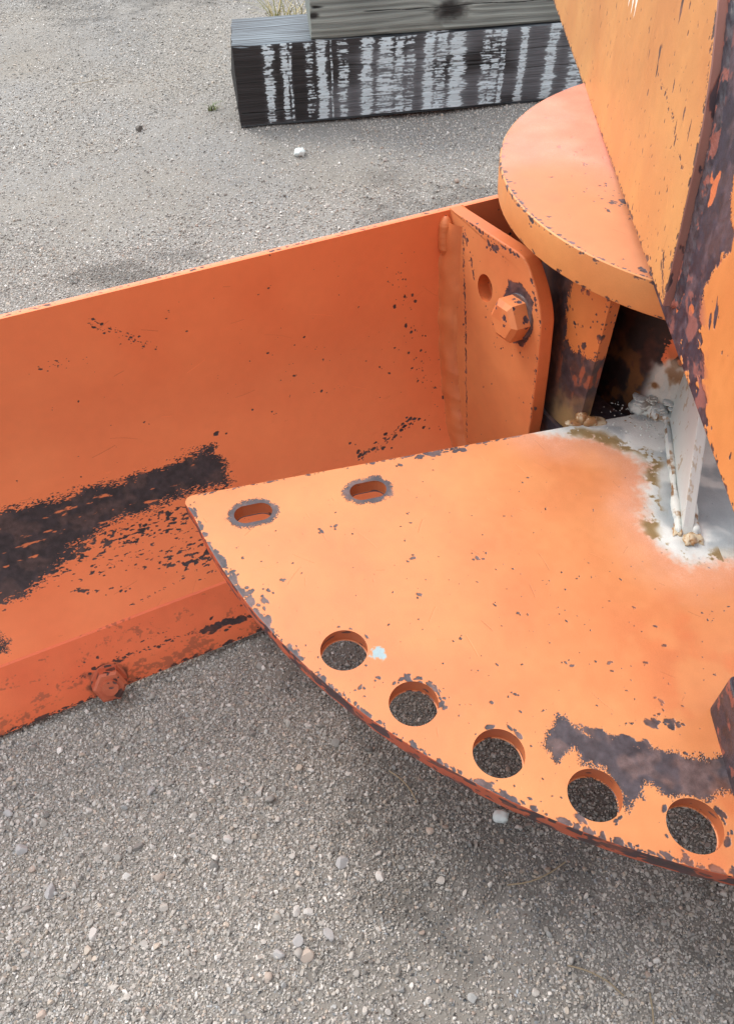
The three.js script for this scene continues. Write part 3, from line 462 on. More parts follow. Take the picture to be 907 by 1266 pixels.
{
  // inner tube: shade painted in as dark colour on one flank, orange on the other, white paint at its foot
  const P = new Paint(0, 0.18, 0.56, 0.2, 2400, 53); // x: arc length, y: height
  const r0 = 0.086, al = (a) => (a + 40) * R * r0;     // angle -> arc length
  P.poly([[al(128), 0.17], [al(126), 0.3], [al(131), 0.37], [al(260), 0.37], [al(260), 0.17]], 0.004, 0.01);
  P.rub([[al(112), 0.2], [al(124), 0.2], [al(124), 0.3], [al(114), 0.28]], 0.012, 0.006, 0.62, 0.6);
  P.coat([206, 212, 208], (x, y) => 0.95 * ss(0.006, -0.004, y - 0.236 + 0.05 * (fbm(x * 50, y * 30, 4) - 0.5)) * ss(al(136), al(127), x), 0.7).coat([124, 84, 48], (x, y) => 0.9 * ss(0.54, 0.66, fbm(x * 60 + 4, y * 45, 4)) * ss(0.275, 0.225, y), 0.9);
  const M = P.finish({ paint: ORANGE, bare: [46, 38, 40], bare2: [70, 46, 42], bareRough: 0.7 });
  const g = new THREE.CylinderGeometry(r0, r0, 0.18, 90, 1, true).toNonIndexed(), p = g.attributes.position, uv = g.attributes.uv; g.translate(0, 0.274, 0);
  for (let i = 0; i < p.count; i++) { let a = Math.atan2(p.getZ(i), p.getX(i)) / R; if (a < -40) a += 360; uv.setXY(i, (al(a) - P.a0) / P.w, (p.getY(i) - P.b0) / P.h); }
  place(mesh('pivot_tube', g, M, blade), [PV[0], 0, PV[1]]);
  const tb = new THREE.CylinderGeometry(0.145, 0.145, 0.02, 64); place(mesh('added_dark_disc', boxUV(tb, 0.2), M_steel, blade), [PV[0], 0.174, PV[1]]);  // dark disc added so the gap beside the pivot looks shaded
  // outer shell
  const a0 = 142.4, a1 = 262, ri = 0.1285, ro = 0.1415, y0 = 0.184, y1 = 0.3605, n = 40, sh = new THREE.Shape();
  const S2 = new Paint(0, 0.15, 0.32, 0.22, 2600, 54), sl = (a) => (a - a0) * R * ro;
  S2.poly([[-0.02, 0.265], [0.02, 0.258], [0.035, 0.262], [0.04, 0.28], [0.046, 0.38], [0.4, 0.38], [0.4, 0.1], [-0.02, 0.1]], 0.004, 0.008, 0.6, 0.6); S2.scatter(40, [0, 0.26, 0.05, 0.355], 0.0028, 1.6, 1.4, 0.5); S2.along([[0.001, 0.345], [0.001, 0.25]], 40, 0.0024, 0.002, 1.5);
  S2.coat([176, 92, 60], (x, y, m) => m * 0.7 * ss(0.56, 0.66, fbm(x * 110, y * 60, 4)) * ss(0.19, 0.25, y) * ss(0.05, 0.03, x), 0.8).coat([172, 140, 92], (x, y) => 0.9 * ss(0.225, 0.198, y + 0.03 * (fbm(x * 90, y * 60, 3) - 0.5)) * ss(0.045, 0.02, x), 0.8);
  const MS = S2.finish({ paint: [208, 126, 70], bare: [70, 60, 64], bare2: [88, 66, 62] });
  for (let i = 0; i <= n; i++) { const a = mix(a0, a1, i / n) * R; i ? sh.lineTo(ro * Math.cos(a), ro * Math.sin(a)) : sh.moveTo(ro * Math.cos(a), ro * Math.sin(a)); }
  for (let i = n; i >= 0; i--) { const a = mix(a0, a1, i / n) * R; sh.lineTo(ri * Math.cos(a), ri * Math.sin(a)); }
  let sg = new THREE.ExtrudeGeometry(sh, { depth: y1 - y0 - 0.002, bevelEnabled: true, bevelThickness: 0.001, bevelSize: 0.0015, bevelOffset: -0.0015, bevelSegments: 3 }); sg.rotateX(Math.PI / 2); sg.translate(0, y1 - 0.001, 0); sg = toCreasedNormals(sg, 0.25);
  { const q = sg.attributes.position, u2 = sg.attributes.uv; for (let i = 0; i < q.count; i++) { let a = Math.atan2(q.getZ(i), q.getX(i)) / R; if (a < 0) a += 360; const rr = Math.hypot(q.getX(i), q.getZ(i)); u2.setXY(i, (sl(a) + (ro - rr) * 0.9 - S2.a0) / S2.w, (q.getY(i) - S2.b0) / S2.h); } }
  place(mesh('pivot_shell', sg, MS, blade), [PV[0], 0, PV[1]]);
  // welds at the foot of shell and tube
  const [wx, wz] = polar(0.136, 142);
  mesh('weld', boxUV(mergeGeometries([blob(wx + 0.003, 0.2025, wz + 0.004, 0.006, 0.005, 0.0045, 3, 0.4), blob(wx - 0.008, 0.2, wz + 0.003, 0.010, 0.002, 0.004, 5, 0.5), blob(wx + 0.010, 0.2, wz + 0.001, 0.008, 0.0025, 0.005, 8, 0.5), blob(wx - 0.004, 0.2045, wz + 0.002, 0.005, 0.006, 0.004, 11, 0.4)].map(flat)), 0.1), M_tan, blade);
  const ring = []; for (let a = 136; a >= 40; a -= 6) { const [x, z] = polar(0.092, a); ring.push([x, 0.202, z]); }
  const bl = [bead(ring, 0.0058, 7, { seg: 220, lump: 0.8, rip: 0.25, pitch: 0.007 })]; const rr = rng(88);
  for (let i = 0; i < 46; i++) { const a = 131 - 46 * rr(), h = rr() * rr(), [x, z] = polar(0.0862 + 0.007 * (1 - h) * rr(), a), s = 0.002 + 0.0036 * rr() * rr(); bl.push(blob(x, 0.2015 + 0.028 * h, z, s * 1.7, s * 0.8, s * 1.7, i * 3.3, 0.6, 3)); }
  mesh('weld', boxUV(mergeGeometries(bl.map(q => { q = flat(q); q.deleteAttribute('uv'); return q; })), 0.2), M_white, blade);
  // spatter beads stuck on the plate
  const sp = []; for (let i = 0; i < 150; i++) { const a = 143 - 45 * rr(), [x, z] = polar(0.095 + 0.055 * rr() * rr(), a), s = 0.0004 + 0.0009 * rr() * rr(); sp.push(blob(x, PT + s * 0.4, z, s, s * 0.8, s, i, 0.2, 1)); }
  const spm = mesh('weld_spatter', boxUV(mergeGeometries(sp.map(flat)), 0.2), M_white, blade); spm.userData.kind = 'stuff';
}
{ // pivot cap
  const P = new Paint(-0.2, -0.2, 0.4, 0.4, 2500, 57);
  P.scatter(60, [-0.19, -0.19, 0.0, 0.19], 0.0011, 3.5, 0.15, 0.4); P.along([[-0.13, -0.05], [-0.11, 0.08]], 40, 0.0016, 0.018, 3.2); P.along([[-0.12, 0.05], [-0.105, 0.06]], 10, 0.003, 0.004, 2); P.along([[-0.116, 0.135], [-0.106, 0.15]], 9, 0.004, 0.004, 1.6);
  P.scratch(200, 0.03, 0.3); const c2 = []; for (let a = 100; a <= 260; a += 4) c2.push([0.186 * Math.cos(a * R), 0.186 * Math.sin(a * R)]); P.along(c2, 260, 0.0017, 0.001, 3);
  P.coat([208, 152, 138], (x, z) => 0.9 * ss(0.38, 0.66, fbm(x * 9 + 2, z * 9 + 1, 3) + 0.5 * ss(0.03, -0.12, z) - 0.12) * (0.6 + 0.5 * hs(Math.floor(x * 2500), Math.floor(z * 2500))), 0.75);    // chalky, sun-bleached film
  P.coat([212, 122, 98], (x, z) => 0.5 * ss(0.46, 0.62, fbm(x * 14 + 9, z * 14, 3) + 0.25 * ss(0.06, 0.0, Math.abs(x + 0.085 - z * 0.1)) - 0.1), 0.6);
  const M = P.finish({ paint: [200, 130, 92], bare: [86, 76, 80], bare2: [110, 92, 96] });
  const pts = [[0.0001, 0.0385], [0.10, 0.0385], [0.165, 0.0383], [0.1862, 0.0380], [0.1872, 0.0374], [0.1875, 0.0364], [0.1868, 0.0142], [0.1858, 0.0132], [0.17, 0.0132], [0.0001, 0.0132]].map(p => new THREE.Vector2(...p)).reverse();
  let g = toCreasedNormals(flat(new THREE.LatheGeometry(pts, 120)), 0.35); g = splitSides(g, 'y');
  setUV(g, 0, (x) => (x - P.a0) / P.w, (x, y, z) => (z - P.b0) / P.h); setUV(g, 1, (x, y, z) => { const a = Math.atan2(z, x); return (a < -1 ? a + 6.2832 : a) * 0.187 / 0.3; }, (x, y) => y / 0.3 + 0.41);
  const capSide = new Paint(0, 0, 0.3, 0.3, 1800, 58, true); capSide.scatter(60, [0, 0, 0.3, 0.3], 0.0009, 2, 0.1, 0.6); { const q = 0.41 * 0.3; capSide.along([[0, q + 0.0365], [0.3, q + 0.0365]], 60, 0.0018, 0.0012, 3.5); capSide.along([[0, q + 0.0145], [0.3, q + 0.0145]], 45, 0.0014, 0.0012, 3); }
  const cap = mesh('pivot_cap', g, [M, capSide.finish({ paint: [206, 136, 80] })], blade); cap.position.set(PV[0], 0.3405, PV[1]);
  cap.quaternion.setFromUnitVectors(new THREE.Vector3(0, 1, 0), new THREE.Vector3(-0.035, 1, 0.035).normalize());
}
{ // white gusset between index plate and pivot tube
  const g0 = [0.2305, -0.3685], g1 = [0.2584, -0.5118], ang = Math.atan2(-(g1[1] - g0[1]), g1[0] - g0[0]), sh = new THREE.Shape();
  sh.moveTo(0, 0); sh.lineTo(0.004, 0.006); sh.lineTo(0.105, 0.098); sh.lineTo(0.15, 0.11); sh.lineTo(0.15, 0);
  const g = new THREE.ExtrudeGeometry(sh, { depth: 0.006, bevelEnabled: true, bevelThickness: 0.0008, bevelSize: 0.0008, bevelOffset: -0.0008, bevelSegments: 2 }); g.translate(0, 0, -0.003);
  const P = new Paint(0, 0, 0.2, 0.2, 2600, 61, true); P.scatter(14, [0, 0, 0.2, 0.2], 0.0012, 2, 0.8, 1); P.coat([156, 128, 92], (x, y) => 0.45 * ss(0.62, 0.7, 0.6 * fbm(x * 90, y * 90, 4) + 0.4 * fbm(x * 500, y * 500, 3)), 0.9);
  const gs = mesh('gusset', boxUV(toCreasedNormals(g, 0.25), 0.2), P.finish({ paint: [206, 214, 212], bare: [120, 100, 80], bare2: [130, 96, 66], rim: [170, 150, 120], rough: 0.55, mottle: 0.7 }), blade); place(gs, [g0[0], PT - 0.001, g0[1]], ang);
  const wl = []; for (let i = 0; i <= 24; i++) wl.push([i / 24 * 0.145, 0.003, 0.006]); const wr2 = wl.map(([a, b]) => [a, b, -0.006]);
  const bs = [bead(wl, 0.0032, 15, { seg: 200, lump: 0.9, rip: 0.1 }), bead(wr2, 0.0032, 19, { seg: 200, lump: 0.9, rip: 0.1 })].map(q => { q = flat(q); q.deleteAttribute('uv'); return q; });
  mesh('weld', boxUV(mergeGeometries(bs), 0.2), M_white, gs);
  mesh('weld', boxUV(mergeGeometries([blob(-0.005, 0.002, 0.001, 0.0055, 0.0042, 0.005, 4, 0.6), blob(-0.001, 0.001, 0.007, 0.006, 0.003, 0.004, 9, 0.8), blob(0.004, 0.001, -0.007, 0.007, 0.003, 0.004, 2, 0.8)].map(flat)), 0.1), M_tan, gs);
}
console.log('pivot');

// boom: box beam lying across the cap, in two lengths welded end to end
{
  const BP = [0.1679, 0, -0.3863], BA = Math.atan2(-0.99797, -0.06367); // local x runs forward along the boom, z out to the side
  const frame = (o) => place(o, BP, BA);
  const A = new Paint(-0.72, 0.36, 0.75, 0.24, 2000, 71);
  A.scatter(330, [-0.45, 0.37, 0, 0.56], 0.0010, 3.4, 1.85, 0.3); A.scatter(110, [-0.14, 0.37, -0.01, 0.5], 0.0008, 3.4, 1.85, 0.35);
  for (const [x, y, a, b] of [[-0.1352, 0.4677, 3.2, 1.7], [-0.1317, 0.4599, 2.8, 1.1], [-0.089, 0.4635, 2.2, 0.7], [-0.0576, 0.4609, 2, 1], [-0.0408, 0.4588, 3, 0.6], [-0.1133, 0.4963, 4.5, 1.6], [-0.06, 0.446, 2, 1], [-0.065, 0.45, 2.4, 0.8]]) A.chip(x, y, a * 0.0017, b * 0.0013, 1.9);
  A.scratch(260, 0.03, 1.8); A.along([[-0.12, 0.458], [-0.075, 0.452], [-0.035, 0.44]], 40, 0.0011, 0.002, 3); A.along([[0, 0.379], [-0.62, 0.379]], 230, 0.002, 0.0016, 3); A.along([[0, 0.378], [-0.0094, 0.4161], [-0.0187, 0.4511], [-0.0236, 0.4653], [-0.0559, 0.5139]], 120, 0.0015, 0.0016, 2.5); A.along([[-0.03, 0.40], [-0.005, 0.382]], 30, 0.0015, 0.003, 4);
  A.coat([240, 240, 236], (x, y) => { let k = 0; for (const [cx, lo, w] of [[-0.245, 0.464, 0.006], [-0.232, 0.4615, 0.004], [-0.222, 0.463, 0.005]]) k = Math.max(k, ss(1, 0.6, Math.abs(x - cx - (y - lo) * -0.25) / (w * clamp((y - lo) / 0.012))) * ss(lo - 0.001, lo + 0.002, y)); return k * ss(0.25, 0.45, vn(x * 900, y * 120)); }, 0.6);
  const MA = A.finish({ paint: BOOM, bare: [84, 66, 62], bare2: [104, 76, 66], rim: [150, 96, 72], streak: 0.03, bump: 0.0006 });
  const plate = (pts, th, P, mat, mat2, z0, x0 = 0) => { const sh = new THREE.Shape(pts.map(p => new THREE.Vector2(...p))); let g = new THREE.ExtrudeGeometry(sh, { depth: th - 0.002, bevelEnabled: true, bevelThickness: 0.001, bevelSize: 0.001, bevelOffset: -0.001, bevelSegments: 2 }); g.translate(0, 0, z0 - th + 0.001); g = splitSides(toCreasedNormals(g, 0.25), 'z'); setUV(g, 0, (x) => (x - P.a0) / P.w, (x, y) => (y - P.b0) / P.h); setUV(g, 1, (x, y, z) => (x + y) / 0.2, (x, y, z) => z / 0.2); return g; };
  const ridge = [[0, 0.378], [-0.0045, 0.3972], [-0.0094, 0.4161], [-0.0155, 0.4378], [-0.0187, 0.4511], [-0.0236, 0.4653], [-0.0377, 0.4908], [-0.0559, 0.5139], [-0.09, 0.545], [-0.12, 0.565]];
  const outA = [[-0.7, 0.378], ...ridge, [-0.7, 0.565]];
  frame(mesh('boom_side', plate(outA, 0.01, A, MA, M_worn, 0), [MA, M_edge], blade));
  // forward length, set back a few millimetres, its paint burnt and scraped away beside the weld
  const B = new Paint(-0.16, 0.34, 0.42, 0.24, 3000, 73);
  B.poly([[-0.16, 0.34], [-0.16, 0.6], [-0.05, 0.6], [-0.03, 0.54], [0.0, 0.50], [0.0165, 0.472], [0.024, 0.456], [0.042, 0.443], [0.049, 0.436], [0.040, 0.431], [0.0375, 0.4204], [0.033, 0.4125], [0.037, 0.403], [0.0431, 0.393], [0.052, 0.387], [0.03, 0.378], [0.018, 0.34]], 0.0022, 0.006, 0.6);
  B.rub([[0.02, 0.36], [0.10, 0.36], [0.10, 0.372], [0.06, 0.388], [0.035, 0.40], [0.03, 0.39]], 0.006, 0.004, 0.66, 2.4);
  B.chip(0.058, 0.4091, 0.007, 0.0026, -0.9); B.chip(0.0545, 0.4035, 0.0045, 0.002, -0.9); B.chip(0.0438, 0.4405, 0.008, 0.005, -0.7); B.chip(0.036, 0.43, 0.007, 0.004, -0.7); B.scatter(60, [0.03, 0.365, 0.25, 0.5], 0.0012, 2.6, -0.8, 0.4); B.along([[0.0, 0.3665], [0.25, 0.3655]], 160, 0.0017, 0.0022, 3);
  B.coat([200, 112, 70], (x, y) => { let k = 0; for (const [cx, cy, rx, ry] of [[-0.0305, 0.4629, 0.012, 0.006], [-0.0585, 0.4768, 0.006, 0.003], [-0.052, 0.489, 0.004, 0.003], [-0.012, 0.449, 0.009, 0.003], [0.004, 0.447, 0.004, 0.008], [-0.0166, 0.4501, 0.01, 0.003], [0.005, 0.392, 0.006, 0.012], [0.028, 0.392, 0.004, 0.003]]) k = Math.max(k, ss(1, 0.85, Math.hypot((x - cx) / rx, (y - cy) / ry) + 1.3 * (fbm(x * 220 + 4, y * 220, 3) - 0.5))); return k; }, 0.5);
  B.coat([156, 92, 82], (x, y, m) => 0.7 * ss(0.52, 0.6, fbm(x * 90 + 7, y * 150, 4)) * Math.max(ss(0.012, 0.0, Math.abs(sdPoly([[0.012, 0.405], [0.075, 0.366], [0.02, 0.36], [-0.02, 0.366]], x, y)) - 0.008), 0.7 * ss(0.006, 0.0, Math.abs(x + 0.017 - (0.44 - y) * 0.2) - 0.004)), 0.7);
  const MB = B.finish({ paint: [206, 132, 74], bare: [52, 48, 60], bare2: [78, 66, 74], rim: [176, 92, 72], bareRough: 0.5, bump: 0.0008 });
  const outB = [[-0.14, 0.3655], [0.7, 0.3655], [0.7, 0.555], [-0.14, 0.555]];
  const fwd = frame(mesh('boom_side', plate(outB, 0.01, B, MB, M_worn, -0.006), [MB, M_worn], blade));
  // the other walls
  const bx = (name, x0, x1, y0, y1, z0, z1, mat) => frame(mesh(name, (() => { const g = new THREE.BoxGeometry(x1 - x0, y1 - y0, z1 - z0); g.translate((x0 + x1) / 2, (y0 + y1) / 2, (z0 + z1) / 2); return boxUV(g, 0.3); })(), mat, blade));
  bx('boom_side', -0.7, 0.7, 0.3785, 0.5645, -0.12, -0.11, M_chip); bx('boom_top', -0.699, 0.7, 0.556, 0.5635, -0.1095, -0.0165, M_chip); bx('boom_bottom', -0.699, 0.7, 0.3815, 0.3895, -0.1095, -0.0165, M_chip);
  // weld along the joint, and a run of it curling off to the front
  const wz = -0.004, jr = ridge.slice(0, 9).map(([x, y]) => [x + 0.0008, y, wz - 0.0015]);
  const w1 = (() => { const pos = [], ix = [], n = 150, m = 12; for (let i = 0; i <= n; i++) { const k = i / n * 8, a = Math.min(7, Math.floor(k)), t = k - a, x = mix(ridge[a][0], ridge[a + 1][0], t), y = mix(ridge[a][1], ridge[a + 1][1], t), w = 0.019 * ss(-2, 9, i) + 0.004 * (vn(i * 0.2, 4) - 0.5); for (let j = 0; j <= m; j++) { const u = j / m, sx = x + (u - 0.02) * w + 0.001 * (vn(i * 0.5, j * 3.1) - 0.5); pos.push(sx, y - u * w * 0.25, -0.0072 + Math.sin(Math.PI * Math.min(1, u * 0.8 + 0.25)) * 0.0026 + 0.0016 * (fbm(sx * 420, y * 420, 4) - 0.5)); } } for (let i = 0; i < n; i++) for (let j = 0; j < m; j++) { const a = i * (m + 1) + j, b = a + m + 1; ix.push(a, a + 1, b, a + 1, b + 1, b); } const g = new THREE.BufferGeometry(); g.setAttribute('position', new THREE.Float32BufferAttribute(pos, 3)); g.setIndex(ix); g.computeVertexNormals(); return g; })(), w2 = bead([[-0.02, 0.449, -0.007], [-0.006, 0.4555, -0.0075], [0.004, 0.459, -0.0075], [0.02, 0.468, -0.008], [0.06, 0.485, -0.009]], 0.0042, 23, { seg: 130, lump: 0.7, rip: 0.08 }), w3 = bead([[-0.014, 0.4475, -0.005], [0.001, 0.452, -0.005], [0.008, 0.446, -0.0055], [0.007, 0.438, -0.0065]], 0.0028, 27, { seg: 60, lump: 0.7, rip: 0.08 });
  mesh('weld', boxUV(mergeGeometries([w1].map(q => { q = flat(q); q.deleteAttribute('uv'); return q; })), 0.2), M_burnt, fwd);
}
{ // square socket for the locking pin, standing on the index plate
  const rr = (w, d, r, cls) => { const p = new cls(); p.moveTo(-w + r, -d); p.lineTo(w - r, -d); p.quadraticCurveTo(w, -d, w, -d + r); p.lineTo(w, d - r); p.quadraticCurveTo(w, d, w - r, d); p.lineTo(-w + r, d); p.quadraticCurveTo(-w, d, -w, d - r); p.lineTo(-w, -d + r); p.quadraticCurveTo(-w, -d, -w + r, -d); return p; };
  const sh = rr(0.03, 0.036, 0.007, THREE.Shape); sh.holes.push(rr(0.0245, 0.0305, 0.004, THREE.Path));
  const g = new THREE.ExtrudeGeometry(sh, { depth: 0.032, bevelEnabled: true, bevelThickness: 0.0012, bevelSize: 0.0012, bevelOffset: -0.0012, bevelSegments: 2, curveSegments: 8 }); g.rotateX(-Math.PI / 2);
  const s = mesh('pin_socket', boxUV(toCreasedNormals(g, 0.25), 0.2), M_burnt, blade); s.position.set(0.2335, PT + 0.0002, -0.196); s.rotation.y = -0.05;
}
console.log('boom');

// ---------------------------------------------------------------- timbers
function woodMap(w, h, ppm, seed, base, dark, opts = {}) {
  const W = Math.round(w * ppm), H = Math.round(h * ppm), C = new Uint8Array(W * H * 4), B = new Uint8Array(W * H * 4);
  for (let j = 0, q = 0; j < H; j++) for (let i = 0; i < W; i++, q++) {
    const x = i / ppm, y = j / ppm; let yy = y, kn = 0;
    for (const [kx, ky, ks] of opts.knots || []) { const d = Math.hypot((x - kx) / (ks * 2), (y - ky) / ks), e = Math.exp(-d * d * 1.4); yy += (y > ky ? 1 : -1) * e * ks * 0.7; kn = Math.max(kn, ss(1.15, 0.2, d + 0.5 * (fbm(x * 90, y * 160, 3) - 0.5))); }
    const warp = 0.012 * (fbm(x * 4 + seed, y * 6, 3) - 0.5), g = 0.5 + 0.5 * Math.sin((yy + warp) * (opts.freq || 620) + 9 * fbm(x * 2.2 + seed, y * 34, 3)), fib = fbm(x * 18 + seed, (y + warp) * 700, 3), lo = fbm(x * 7 + seed, y * 16, 3);
    let t = 0.55 * g * (opts.ring ?? 0.5) + 0.6 * fib * 0.6 + 0.5 * (lo - 0.3); t = clamp(t);
    let r = mix(dark[0], base[0], t), gg = mix(dark[1], base[1], t), b = mix(dark[2], base[2], t), h2 = 0.35 + 0.35 * fib + 0.2 * g;
    r = mix(r, 26, kn * 0.9); gg = mix(gg, 24, kn * 0.9); b = mix(b, 24, kn * 0.9);
    for (const [cy, x0, x1, wd] of opts.cracks || []) { const d = Math.abs(y - cy - 0.004 * (vn(x * 26 + cy * 99, 2) - 0.5) - 0.01 * (fbm(x * 5 + cy * 50, 8, 2) - 0.5)) / (wd * (0.4 + vn(x * 40, cy * 77))), k = ss(1, 0.4, d) * ss(x0, x0 + 0.01, x) * ss(x1, x1 - 0.02, x); r = mix(r, 12, k); gg = mix(gg, 12, k); b = mix(b, 13, k); h2 = mix(h2, 0, k); }
    if (opts.over) { const o = opts.over(x, y, g, fib); const k = o[3]; r = mix(r, o[0], k); gg = mix(gg, o[1], k); b = mix(b, o[2], k); h2 += 0.12 * k; }
    C.set([clamp(r, 0, 255), clamp(gg, 0, 255), clamp(b, 0, 255), 255], q * 4); const v = clamp(h2) * 255; B.set([v, v, v, 255], q * 4);
  }
  return new THREE.MeshStandardMaterial({ map: tex(C, W, H, true), bumpMap: tex(B, W, H, false), bumpScale: 0.003, roughness: opts.rough ?? 0.8 });
}
function timberGeo(L, Hh, D, seed, bev, skew) {      // x along, y up, z from 0 (front) back to -D; edges worn round
  const nx = 90, ring = []; const add = (y, z) => ring.push([y, z]);
  const s = 8; for (let i = 0; i <= s; i++) add(bev + (Hh - 2 * bev) * i / s, 0); for (let i = 1; i < 4; i++) { const a = i / 4 * Math.PI / 2; add(Hh - bev + bev * Math.sin(a), -bev + bev * Math.cos(a)); }
  for (let i = 0; i <= s; i++) add(Hh, -bev - (D - 2 * bev) * i / s); for (let i = 1; i < 4; i++) { const a = i / 4 * Math.PI / 2; add(Hh - bev + bev * Math.cos(a), -D + bev - bev * Math.sin(a)); }
  for (let i = 0; i <= s; i++) add(Hh - bev - (Hh - 2 * bev) * i / s, -D); add(0.001, -D + bev); for (let i = 0; i <= s; i++) add(0, -D + bev + (D - 2 * bev) * i / s);
  const n = ring.length, pos = [], ix = [];
  for (let k = 0; k <= nx; k++) for (let i = 0; i < n; i++) { const x = L * k / nx, [y, z] = ring[i], w = 0.0022 * (fbm(x * 9 + seed, i * 0.45, 3) - 0.5) * 2; pos.push(x - z * skew * (1 - k / nx) + (k === 0 ? 0.004 * (vn(y * 70 + seed, z * 70) - 0.5) : 0), y + (y > 0.01 ? w : 0), z + w); }
  for (let k = 0; k < nx; k++) for (let i = 0; i < n; i++) { const a = k * n + i, b = k * n + (i + 1) % n, c = a + n, d = b + n; ix.push(a, c, b, b, c, d); }
  for (const k of [0, nx]) { const o = pos.length / 3; pos.push(L * k / nx, Hh / 2, -D / 2); for (let i = 0; i < n; i++) { const a = k * n + i, b = k * n + (i + 1) % n; k ? ix.push(o, b, a) : ix.push(o, a, b); } }
  const g = new THREE.BufferGeometry(); g.setAttribute('position', new THREE.Float32BufferAttribute(pos, 3)); g.setIndex(ix); return toCreasedNormals(g, 0.7);
}
function timberSides(geo, Hh, w, h) {          // groups: 0 front and back, 1 top and bottom, 2 ends
  const f = flat(geo), p = f.attributes.position, A = [[], [], []], a = new THREE.Vector3(), b = new THREE.Vector3(), c = new THREE.Vector3();
  for (let i = 0; i < p.count; i += 3) { a.fromBufferAttribute(p, i); b.fromBufferAttribute(p, i + 1); c.fromBufferAttribute(p, i + 2); const n = b.clone().sub(a).cross(c.clone().sub(a)).normalize(); A[Math.abs(n.x) > 0.7 ? 2 : Math.abs(n.y) > 0.6 ? 1 : 0].push(i, i + 1, i + 2); }
  const order = A.flat(), out = new THREE.BufferGeometry(), pos = new Float32Array(order.length * 3), nor = new Float32Array(order.length * 3), uv = new Float32Array(order.length * 2);
  order.forEach((s, i) => { for (let k = 0; k < 3; k++) { pos[i * 3 + k] = p.array[s * 3 + k]; nor[i * 3 + k] = f.attributes.normal.array[s * 3 + k]; } });
  let s0 = 0; A.forEach((l, g) => { for (let i = s0; i < s0 + l.length; i++) { const x = pos[i * 3], y = pos[i * 3 + 1], z = -pos[i * 3 + 2]; uv.set(g === 0 ? [x / w, y / h] : g === 1 ? [x / w, z / h] : [y / w, z / h], i * 2); } out.addGroup(s0, l.length, g); s0 += l.length; });
  out.setAttribute('position', new THREE.BufferAttribute(pos, 3)); out.setAttribute('normal', new THREE.BufferAttribute(nor, 3)); out.setAttribute('uv', new THREE.BufferAttribute(uv, 2)); return out;
}
{
  const yaw = 13.2 * R, TX = -0.256, TZ = -1.643, H0 = 0.151;
  const at = (u, y, w) => [TX + u * Math.cos(yaw) - w * Math.sin(yaw) * -1 * -1, y, TZ - u * Math.sin(yaw) - w * Math.cos(yaw) * -1 * -1];
  // runs of white paint down the black front: [position along, width, strength]
  const drips = [[0.066, 0.020, 0.8], [0.099, 0.016, 0.75], [0.110, 0.006, 0.6], [0.147, 0.016, 0.45], [0.172, 0.022, 0.95], [0.192, 0.004, 0.6], [0.214, 0.020, 0.6], [0.262, 0.026, 0.85], [0.302, 0.036, 0.75], [0.330, 0.02, 0.7], [0.352, 0.02, 0.4], [0.392, 0.026, 0.95], [0.416, 0.024, 0.6], [0.452, 0.036, 0.95], [0.512, 0.020, 0.6], [0.532, 0.022, 0.65], [0.548, 0.012, 0.75], [0.592, 0.018, 0.95], [0.656, 0.026, 0.9], [0.716, 0.036, 0.75], [0.78, 0.02, 0.7], [0.84, 0.03, 0.8]];
  const over = (x, y, g, fib) => {
    let k = 0; for (const [c, w, s] of drips) { const wob = 0.005 * (vn(c * 90, y * 40) - 0.5) + (0.075 - y) * 0.02 * (x - 0.3), d = Math.abs(x - c - wob) / (w * 0.5 * (0.75 + 0.5 * vn(y * 60, c * 50))); if (d > 1.6) continue; const rag = (fbm(x * 45 + c * 31, y * 520, 3) - 0.5) * 1.3, br = 0.8 * fbm(x * 34 + c * 7, y * 420, 3) + 0.2 * vn(x * 260, y * 380); k = Math.max(k, ss(1.05, 0.7, d + rag) * ss(0.61 - 0.45 * s, 0.85 - 0.45 * s, br)); }
    const grey = ss(0.38, 0.62, fbm(x * 5 + 2, y * 12, 3) + 0.12 * ss(0.12, 0.4, x)) * ss(0.12, 0.2, x) * (0.75 + 0.5 * fib); // rubbed, greyer tar
    let sm = 0; for (const [c, w, s] of drips) { const d = Math.abs(x - c) / (w * 0.75); if (d < 1.4) sm = Math.max(sm, s * ss(1.3, 0.3, d + 0.5 * (fbm(x * 30, y * 300, 2) - 0.5))); }     // thin smeared film round each run
    const t = clamp(k + sm * 0.3 * (0.4 + fib)); return [mix(104, 212, t), mix(108, 230, t), mix(114, 238, t), Math.max(grey * 0.8, k * 0.92, sm * 0.34 * (0.5 + fib))];
  };
  const front = woodMap(1.0, 0.152, 1500, 3.3, [66, 67, 70], [18, 18, 20], { ring: 0.14, freq: 330, over, rough: 0.6, cracks: [[0.027, 0.0, 0.12, 0.0016], [0.104, 0.36, 0.95, 0.0016], [0.085, 0.42, 0.60, 0.0024], [0.1, 0.2, 0.34, 0.0022], [0.092, 0.40, 0.52, 0.002], [0.07, 0.6, 0.8, 0.0018]], knots: [[0.30, 0.102, 0.005], [0.535, 0.098, 0.006], [0.40, 0.085, 0.004]] });
  const topM = woodMap(1.0, 0.18, 1200, 8.1, [150, 166, 176], [22, 26, 32], { ring: 0.7, freq: 500, rough: 0.45, cracks: [[0.03, 0, 1, 0.0012], [0.07, 0, 0.7, 0.0012], [0.12, 0.0, 1, 0.0014]] });  // sky highlight painted in: top face given paler, bluer wood colours
  const endM = woodMap(0.18, 0.18, 1200, 2.2, [44, 43, 44], [14, 14, 15], { ring: 0.6, freq: 380 });
  const low = mesh('tarred_timber', timberSides(timberGeo(1.5, H0, 0.18, 4, 0.007, 0.11), H0, 1.0, 0.152), [front, topM, endM], scene); place(low, [TX, 0, TZ], yaw);
  thing(low, 'black tarred timber beam on the gravel with white paint runs down its side', 'timber');
